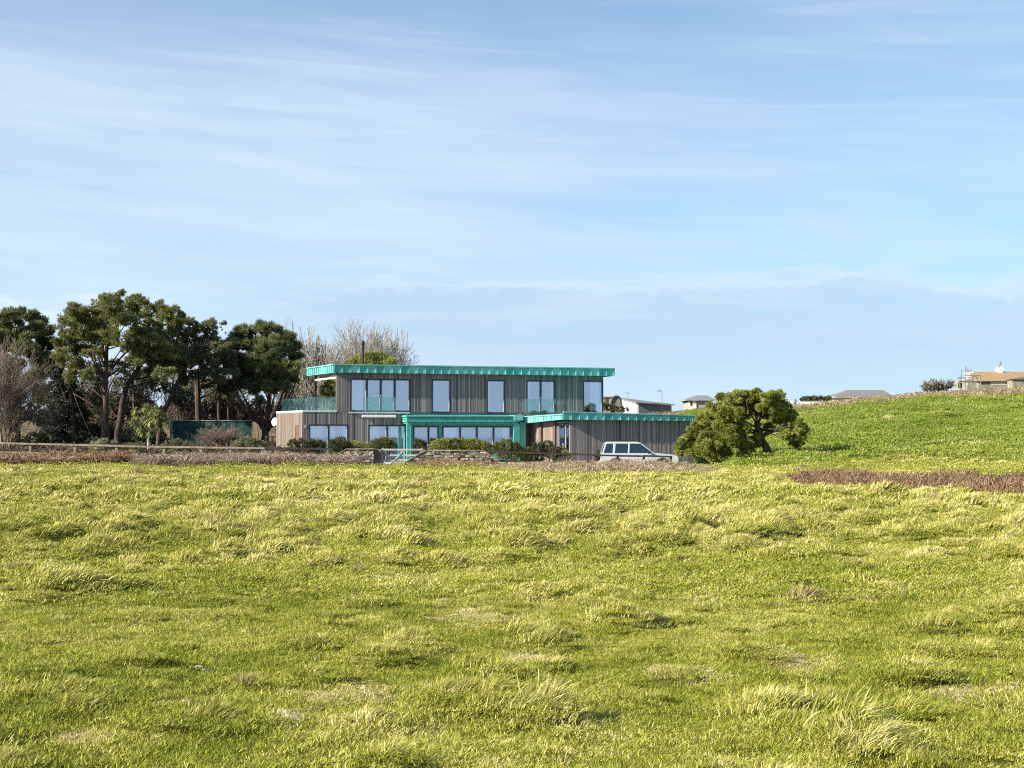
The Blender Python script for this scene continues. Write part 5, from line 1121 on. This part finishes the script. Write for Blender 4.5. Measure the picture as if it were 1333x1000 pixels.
# ------------------------------------------------------------------ grass
def blademesh(name, n, rad, h0, h1, w0, lean, droop, seed, matn, clump=False, seg=2):
    r_ = np.random.default_rng(seed)
    if clump: rr = rad * np.abs(r_.normal(0, .5, n)); 
    else: rr = rad * np.sqrt(r_.uniform(0, 1, n))
    a = r_.uniform(0, 2 * np.pi, n); x, y = rr * np.cos(a), rr * np.sin(a); h = r_.uniform(h0, h1, n)
    if clump: h = h * (1.15 - .5 * np.clip(rr / rad, 0, 1))
    az = r_.uniform(0, 2 * np.pi, n)
    ox = lean * .9 + np.cos(az) * droop + (x / rad * .5 if clump else 0); oy = lean * .25 + np.sin(az) * droop + (y / rad * .5 if clump else 0)
    fa = r_.uniform(-1.2, 1.2, n) ; sx, sy = np.cos(fa), np.sin(fa)
    V = []; ts = [i / seg for i in range(seg + 1)]
    for t in ts[:-1]:
        ww = w0 * (1 - .45 * t) / 2 * r_.uniform(.7, 1.3, n); cx = x + ox * h * t * (.35 + .65 * t); cy = y + oy * h * t * (.35 + .65 * t); cz = h * t * (1 - .25 * t * np.clip(np.hypot(ox, oy), 0, 1.6))
        V += [np.stack([cx - sx * ww, cy - sy * ww, cz], 1), np.stack([cx + sx * ww, cy + sy * ww, cz], 1)]
    V.append(np.stack([x + ox * h, y + oy * h, h * (1 - .35 * np.clip(np.hypot(ox, oy), 0, 1.6))], 1))
    K = len(V); V = np.stack(V, 1).reshape(-1, 3); b0 = (np.arange(n) * K)[:, None]; tri = []
    for i in range(seg - 1): tri += [np.concatenate([b0 + 2 * i, b0 + 2 * i + 1, b0 + 2 * i + 3], 1), np.concatenate([b0 + 2 * i, b0 + 2 * i + 3, b0 + 2 * i + 2], 1)]
    i = seg - 1; tri.append(np.concatenate([b0 + 2 * i, b0 + 2 * i + 1, b0 + 2 * i + 2], 1))
    nt_ = len(tri); Fc = np.stack(tri, 1).reshape(-1, 3); rn = np.repeat(np.clip(r_.normal(.5, .22, n), 0, 1), nt_)
    return npmesh(name, V, Fc, MT[matn], None, rnd=rn, origin=(0, 0, 0), link=False)
def grassmat(name, gr, ye, st, bias, trans=.35):
    m, t, b = mat(name, .65, .15)
    big_ = tnoise(t, .22, 3, .6); mid = tnoise(t, 1.7, 4, .65)
    f = tmath(t, 'ADD', tmath(t, 'ADD', tmath(t, 'MULTIPLY', attr(t, 'rnd'), .36), tmath(t, 'MULTIPLY', big_, .42)), tmath(t, 'MULTIPLY', mid, .42)); f = tmath(t, 'SUBTRACT', f, .04)
    f = tmath(t, 'ADD', f, bias)
    c = ramp(t, f, [(.36, gr), (.50, tuple((a + b_) / 2 for a, b_ in zip(gr, ye))), (.62, ye), (.80, st)])
    t.links.new(c, b.inputs['Base Color']); tr = N('ShaderNodeBsdfTranslucent', t); t.links.new(c, tr.inputs[0])
    mx = N('ShaderNodeMixShader', t); mx.inputs[0].default_value = trans; t.links.new(b.outputs[0], mx.inputs[1]); t.links.new(tr.outputs[0], mx.inputs[2]); t.links.new(mx.outputs[0], t.nodes['Material Output'].inputs[0])
    return m
MT['turf'] = grassmat('turf_blades', (.075, .125, .012), (.32, .325, .038), (.75, .65, .29), .025, .22)
MT['tussock'] = grassmat('tussock_blades', (.085, .135, .012), (.37, .35, .06), (.79, .69, .35), .07, .15)
MT['straw'] = grassmat('dead_straw', (.34, .28, .11), (.58, .49, .23), (.80, .70, .42), .05, .25)
MT['hillgrass'] = grassmat('hill_blades', (.075, .13, .012), (.21, .26, .03), (.52, .48, .19), .01, .2)
def scatter(name, label, protos, x, y, z, sc, yaw, idx, tilt=.0):
    n = len(x); me = bpy.data.meshes.new(name); me.vertices.add(n); me.vertices.foreach_set('co', np.stack([x, y, z], 1).astype(np.float32).ravel())
    a = me.attributes.new('sc', 'FLOAT', 'POINT'); a.data.foreach_set('value', sc.astype(np.float32))
    rot = np.stack([rng.normal(0, .05 + tilt, n), rng.normal(0, .05 + tilt, n), yaw], 1)
    a = me.attributes.new('ro', 'FLOAT_VECTOR', 'POINT'); a.data.foreach_set('vector', rot.astype(np.float32).ravel())
    a = me.attributes.new('ix', 'INT', 'POINT'); a.data.foreach_set('value', idx.astype(np.int32))
    o = bpy.data.objects.new(name, me); COL.objects.link(o); tag(o, label, 'grass', kind='stuff')
    ng = bpy.data.node_groups.new(name, 'GeometryNodeTree'); ng.interface.new_socket('Geometry', in_out='INPUT', socket_type='NodeSocketGeometry'); ng.interface.new_socket('Geometry', in_out='OUTPUT', socket_type='NodeSocketGeometry')
    gi, go = N('NodeGroupInput', ng), N('NodeGroupOutput', ng); iop = N('GeometryNodeInstanceOnPoints', ng); j = N('GeometryNodeJoinGeometry', ng)
    for p in protos[::-1]:
        oi = N('GeometryNodeObjectInfo', ng); oi.inputs['Object'].default_value = p; gti = N('GeometryNodeGeometryToInstance', ng)
        ng.links.new(oi.outputs['Geometry'], gti.inputs[0]); ng.links.new(gti.outputs[0], j.inputs[0])
    def at_(nm, ty): q = N('GeometryNodeInputNamedAttribute', ng, data_type=ty); q.inputs['Name'].default_value = nm; return q.outputs['Attribute']
    ng.links.new(gi.outputs[0], iop.inputs['Points']); ng.links.new(j.outputs[0], iop.inputs['Instance']); iop.inputs['Pick Instance'].default_value = True
    ng.links.new(at_('ix', 'INT'), iop.inputs['Instance Index']); ng.links.new(at_('ro', 'FLOAT_VECTOR'), iop.inputs['Rotation']); ng.links.new(at_('sc', 'FLOAT'), iop.inputs['Scale'])
    ng.links.new(iop.outputs[0], go.inputs[0]); md = o.modifiers.new('grass', 'NODES'); md.node_group = ng
    return o
def cone(n, y0, y1, half=.40, seed=0, pad=1.0):
    """n points spread evenly on the ground wedge seen from the camera (and a margin beside it)"""
    r_ = np.random.default_rng(seed); y = np.sqrt(r_.uniform(y0 ** 2, y1 ** 2, n)); x = r_.uniform(-1, 1, n) * (half * y + pad); return x, y
def blocked(x, y):      # drive, house and the banks carry no meadow grass
    inpad = (y > 76.5) & (x < 11.5) & (x > -13.5)
    left = (y > 80) & (x <= -13.5)
    return inpad | left
def grass():
    n = 5
    zones = [  # y0,y1, patch radius, blades, width, height, count
        (3.2, 14, .26, 520, .0042, .040, 5200), (14, 30, .48, 560, .0080, .042, 6000), (30, 60, .9, 600, .0155, .052, 6000), (60, 80, 1.3, 560, .027, .07, 2200)]
    for zi, (y0, y1, rad, nb, w_, h, cnt) in enumerate(zones):
        pr = [blademesh('turf_patch', nb, rad, h * .4, h, w_, .6, .85, 100 + zi * 10 + k, 'turf') for k in range(n)]
        x, y = cone(int(cnt * 1.4), y0, y1, seed=200 + zi); k = ~blocked(x, y); x, y = x[k], y[k]
        z = ground(x, y); lush = .62 + .75 * fbm(x * .35, y * .35, 61, 3)
        scatter('short_grass', ('short turf nearest the camera', 'short turf of the near field', 'short turf of the middle field', 'short turf at the far edge of the field')[zi], pr, x, y, z - .004, lush, rng.uniform(-.7, .7, len(x)), rng.integers(0, n, len(x)), .06)
        # tussocks sit on the humps
        tr_ = (.15, .18, .24, .30)[zi]; tn = (330, 260, 200, 160)[zi]; tw = w_ * (.9, 1.0, 1.1, 1.1)[zi]; hh = (.10, .125, .16, .19)[zi]
        pr = [blademesh('tussock', tn, tr_, hh * .5, hh, tw, .75, .42, 300 + zi * 10 + k, 'tussock', True, 3) for k in range(n)]
        c2 = (9500, 34000, 52000, 14000)[zi]; x, y = cone(c2, y0, y1, seed=240 + zi); hv = hum(x, y); u = rng.random(len(x)); k = (u < .035 + 1.3 * hv) & ~blocked(x, y); x, y, hv = x[k], y[k], hv[k]
        s = .34 + .95 * hv * rng.uniform(.55, 1.3, len(x)) + .15 * rng.random(len(x)); s = s * (1 - .40 * sst(y, 52, 68)) * (1 + .5 * (rng.random(len(x)) > .985))
        scatter('tussock_grass', ('wind combed tussocks nearest the camera', 'wind combed tussocks of the near field', 'wind combed tussocks of the middle field', 'wind combed tussocks at the far edge of the field')[zi], pr, x, y, ground(x, y) - .01, s, rng.normal(0, .5, len(x)), rng.integers(0, n, len(x)), .10)
        # dead straw
        pr = [blademesh('straw_tuft', 46, tr_ * .9, hh * .5, hh * 1.15, tw * .95, .7, .6, 500 + zi * 10 + k, 'straw', True, 3) for k in range(n)]
        c3 = (3200, 8500, 14000, 6000)[zi]; x, y = cone(c3, y0, y1, seed=270 + zi); k = (rng.random(len(x)) < sst(fbm(x * .3, y * .3, 81, 3), .38, .66)) & ~blocked(x, y); x, y = x[k], y[k]
        scatter('straw_grass', ('dead straw stalks nearest the camera', 'dead straw stalks of the near field', 'dead straw stalks of the middle field', 'dead straw stalks at the far edge of the field')[zi], pr, x, y, ground(x, y) - .01, rng.uniform(.4, 1.05, len(x)) * (.7 + .5 * hum(x, y)), rng.normal(0, .5, len(x)), rng.integers(0, n, len(x)), .12)
    # short turf that follows the flanks of the near mounds
    pr = [blademesh('mound_turf', 150, .085, .018, .042, .0046, .6, .85, 960 + k, 'turf') for k in range(n)]
    x, y = cone(60000, 3.2, 20, seed=330); k = hum(x, y) > .02; x, y = x[k], y[k]
    scatter('mound_grass', 'short turf covering the flanks of the near mounds', pr, x, y, ground(x, y) - .003, rng.uniform(.85, 1.25, len(x)), rng.uniform(-3, 3, len(x)), rng.integers(0, n, len(x)), .15)
    # right hill
    pr = [blademesh('hill_patch', 900, 2.2, .07, .17, .042, .9, .7, 700 + k, 'hillgrass') for k in range(n)]
    x, y = cone(9000, 74, 168, .44, seed=290); k = (x > 11) & (x / y > .125); x, y = x[k], y[k]; scatter('hill_grass', 'bright green grass covering the right hill', pr, x, y, ground(x, y) - .01, .6 + .7 * fbm(x * .12, y * .12, 91, 3), rng.uniform(-.6, .6, len(x)), rng.integers(0, n, len(x)), .04)
    pr = [blademesh('hill_tussock', 170, .55, .12, .32, .05, 1.0, .5, 720 + k, 'hillgrass', True, 3) for k in range(n)]
    x, y = cone(15000, 72, 166, .44, seed=291); k = (x > 11) & (x / y > .125) & (rng.random(len(x)) < .15 + hum(x * .7, y * .7)); x, y = x[k], y[k]; scatter('hill_tussock_grass', 'coarse green tussocks on the right hill', pr, x, y, ground(x, y) - .02, rng.uniform(.6, 1.3, len(x)), rng.normal(0, .4, len(x)), rng.integers(0, n, len(x)), .08)
    pr = [blademesh('pale_tussock', 110, .6, .15, .42, .045, .8, .6, 740 + k, 'straw', True, 3) for k in range(n)]
    x, y = cone(9000, 80, 168, .44, seed=292); k = (x > 12) & (rng.random(len(x)) < .06 + .9 * sst(y, 150, 160) + .5 * (1 - sst(y, 84, 108)) * sst(fbm(x * .1, y * .2, 95, 2), .45, .6)); x, y = x[k], y[k]; scatter('pale_hill_grass', 'pale dry grass on the crest and foot of the right hill', pr, x, y, ground(x, y) - .02, rng.uniform(.5, 1.1, len(x)), rng.normal(0, .4, len(x)), rng.integers(0, n, len(x)), .08)
grass()
def litter():
    pr = [blademesh('straw_litter', 240, .22, .015, .03, .006, 1.5, 1.6, 900 + k, 'straw') for k in range(3)]
    P_ = [(430, 911, 26), (460, 913, 30), (490, 911, 22), (450, 917, 24), (1262, 907, 24), (1290, 903, 20), (1010, 862, 20), (1040, 866, 20), (250, 922, 16), (372, 942, 18), (610, 806, 24), (640, 812, 22), (880, 880, 20), (120, 962, 22), (1150, 780, 24), (690, 866, 14), (830, 742, 40), (560, 758, 40), (300, 700, 40), (1000, 720, 40)]
    X_, Y_, S_ = [], [], []
    for (px, py, r) in P_:
        D = EYE * F / (py - HOR); n = 16
        for k in range(n): X_.append((px - CX) / F * D + rng.normal(0, r / F * D * .8)); Y_.append(D + rng.normal(0, r / F * D * 1.6)); S_.append(rng.uniform(.5, 1.0) * (D / 9) ** .5)
    x, y = np.array(X_), np.array(Y_); scatter('straw_litter', 'flat mats of pale dead straw lying on bare patches', pr, x, y, ground(x, y) + .022, np.array(S_), rng.uniform(-3, 3, len(x)), rng.integers(0, 3, len(x)), .03)
    # dead brown tussocks
    pr = [blademesh('brown_tussock', 240, .2, .06, .16, .009, .8, .6, 930 + k, 'brown_dead', True, 3) for k in range(3)]
    x, y = cone(2600, 6, 70, seed=310); k = (hum(x, y) > .25) & (rng.random(len(x)) < .28) & ~blocked(x, y); x, y = x[k], y[k]
    scatter('brown_tussock_grass', 'scattered dead brown tussocks across the field', pr, x, y, ground(x, y) - .01, rng.uniform(.5, 1.1, len(x)) * (1 + y / 45), rng.normal(0, .5, len(x)), rng.integers(0, 3, len(x)), .1)
MT['brown_dead'] = grassmat('brown_dead_blades', (.15, .12, .045), (.34, .27, .12), (.55, .46, .24), .0, .2)
litter()
# ------------------------------------------------------------------ stones in the turf
def stones():
    spots = []
    def D_of(py): 
        return EYE * F / (py - HOR)
    for (px, py, s) in ((247, 918, .085), (267, 921, .10), (255, 924, .06), (305, 953, .05), (325, 949, .06), (334, 946, .05), (352, 928, .06), (358, 934, .07), (370, 932, .09), (378, 938, .08), (388, 940, .09), (366, 946, .06), (376, 955, .06), (384, 952, .05), (262, 874, .09), (272, 877, .08), (320, 884, .05), (634, 891, .09), (670, 901, .05), (702, 925, .05), (783, 961, .06), (1238, 903, .06), (1257, 898, .07), (1262, 911, .06), (1285, 909, .06), (1275, 901, .05), (1180, 826, .07), (693, 866, .05), (700, 868, .06), (371, 844, .06), (411, 862, .05)):
        spots.append((px, py, s))
    for (px, py, s) in spots:
        y = D_of(py); x = (px - CX) / F * y; g = gz(x, y); mb = MB(); s *= .95; mb.ball((x, y, g + .026), s * .5, s * .4, s * .26, 9, 6, random.random())
        for v in mb.v: v += Vector((random.gauss(0, 1), random.gauss(0, 1), random.gauss(0, .7))) * s * .055
        o = mb.build('field_stone', MT['chalk'], None); tag(o, STN(px, py), 'stone', 'pale stones lying in the turf')
def STN(px, py):
    if px < 290 and py > 900: return 'pale stone of the small heap at lower left'
    if px < 290: return 'pale stone on the bare patch above the lower left heap'
    if px < 400 and py > 920: return 'flat pale stone in the scatter at lower left centre'
    if px < 420: return 'small lone pale stone left of the picture centre'
    if px < 800: return 'small pale stone in the turf at lower centre'
    return 'flat pale stone in the turf at lower right'
MT['chalk'] = simple('pale_limestone', [(.3, (.24, .21, .16)), (.7, (.50, .46, .37))], 14, .9, .1, bmp=.5, rndmix=.3)
stones()
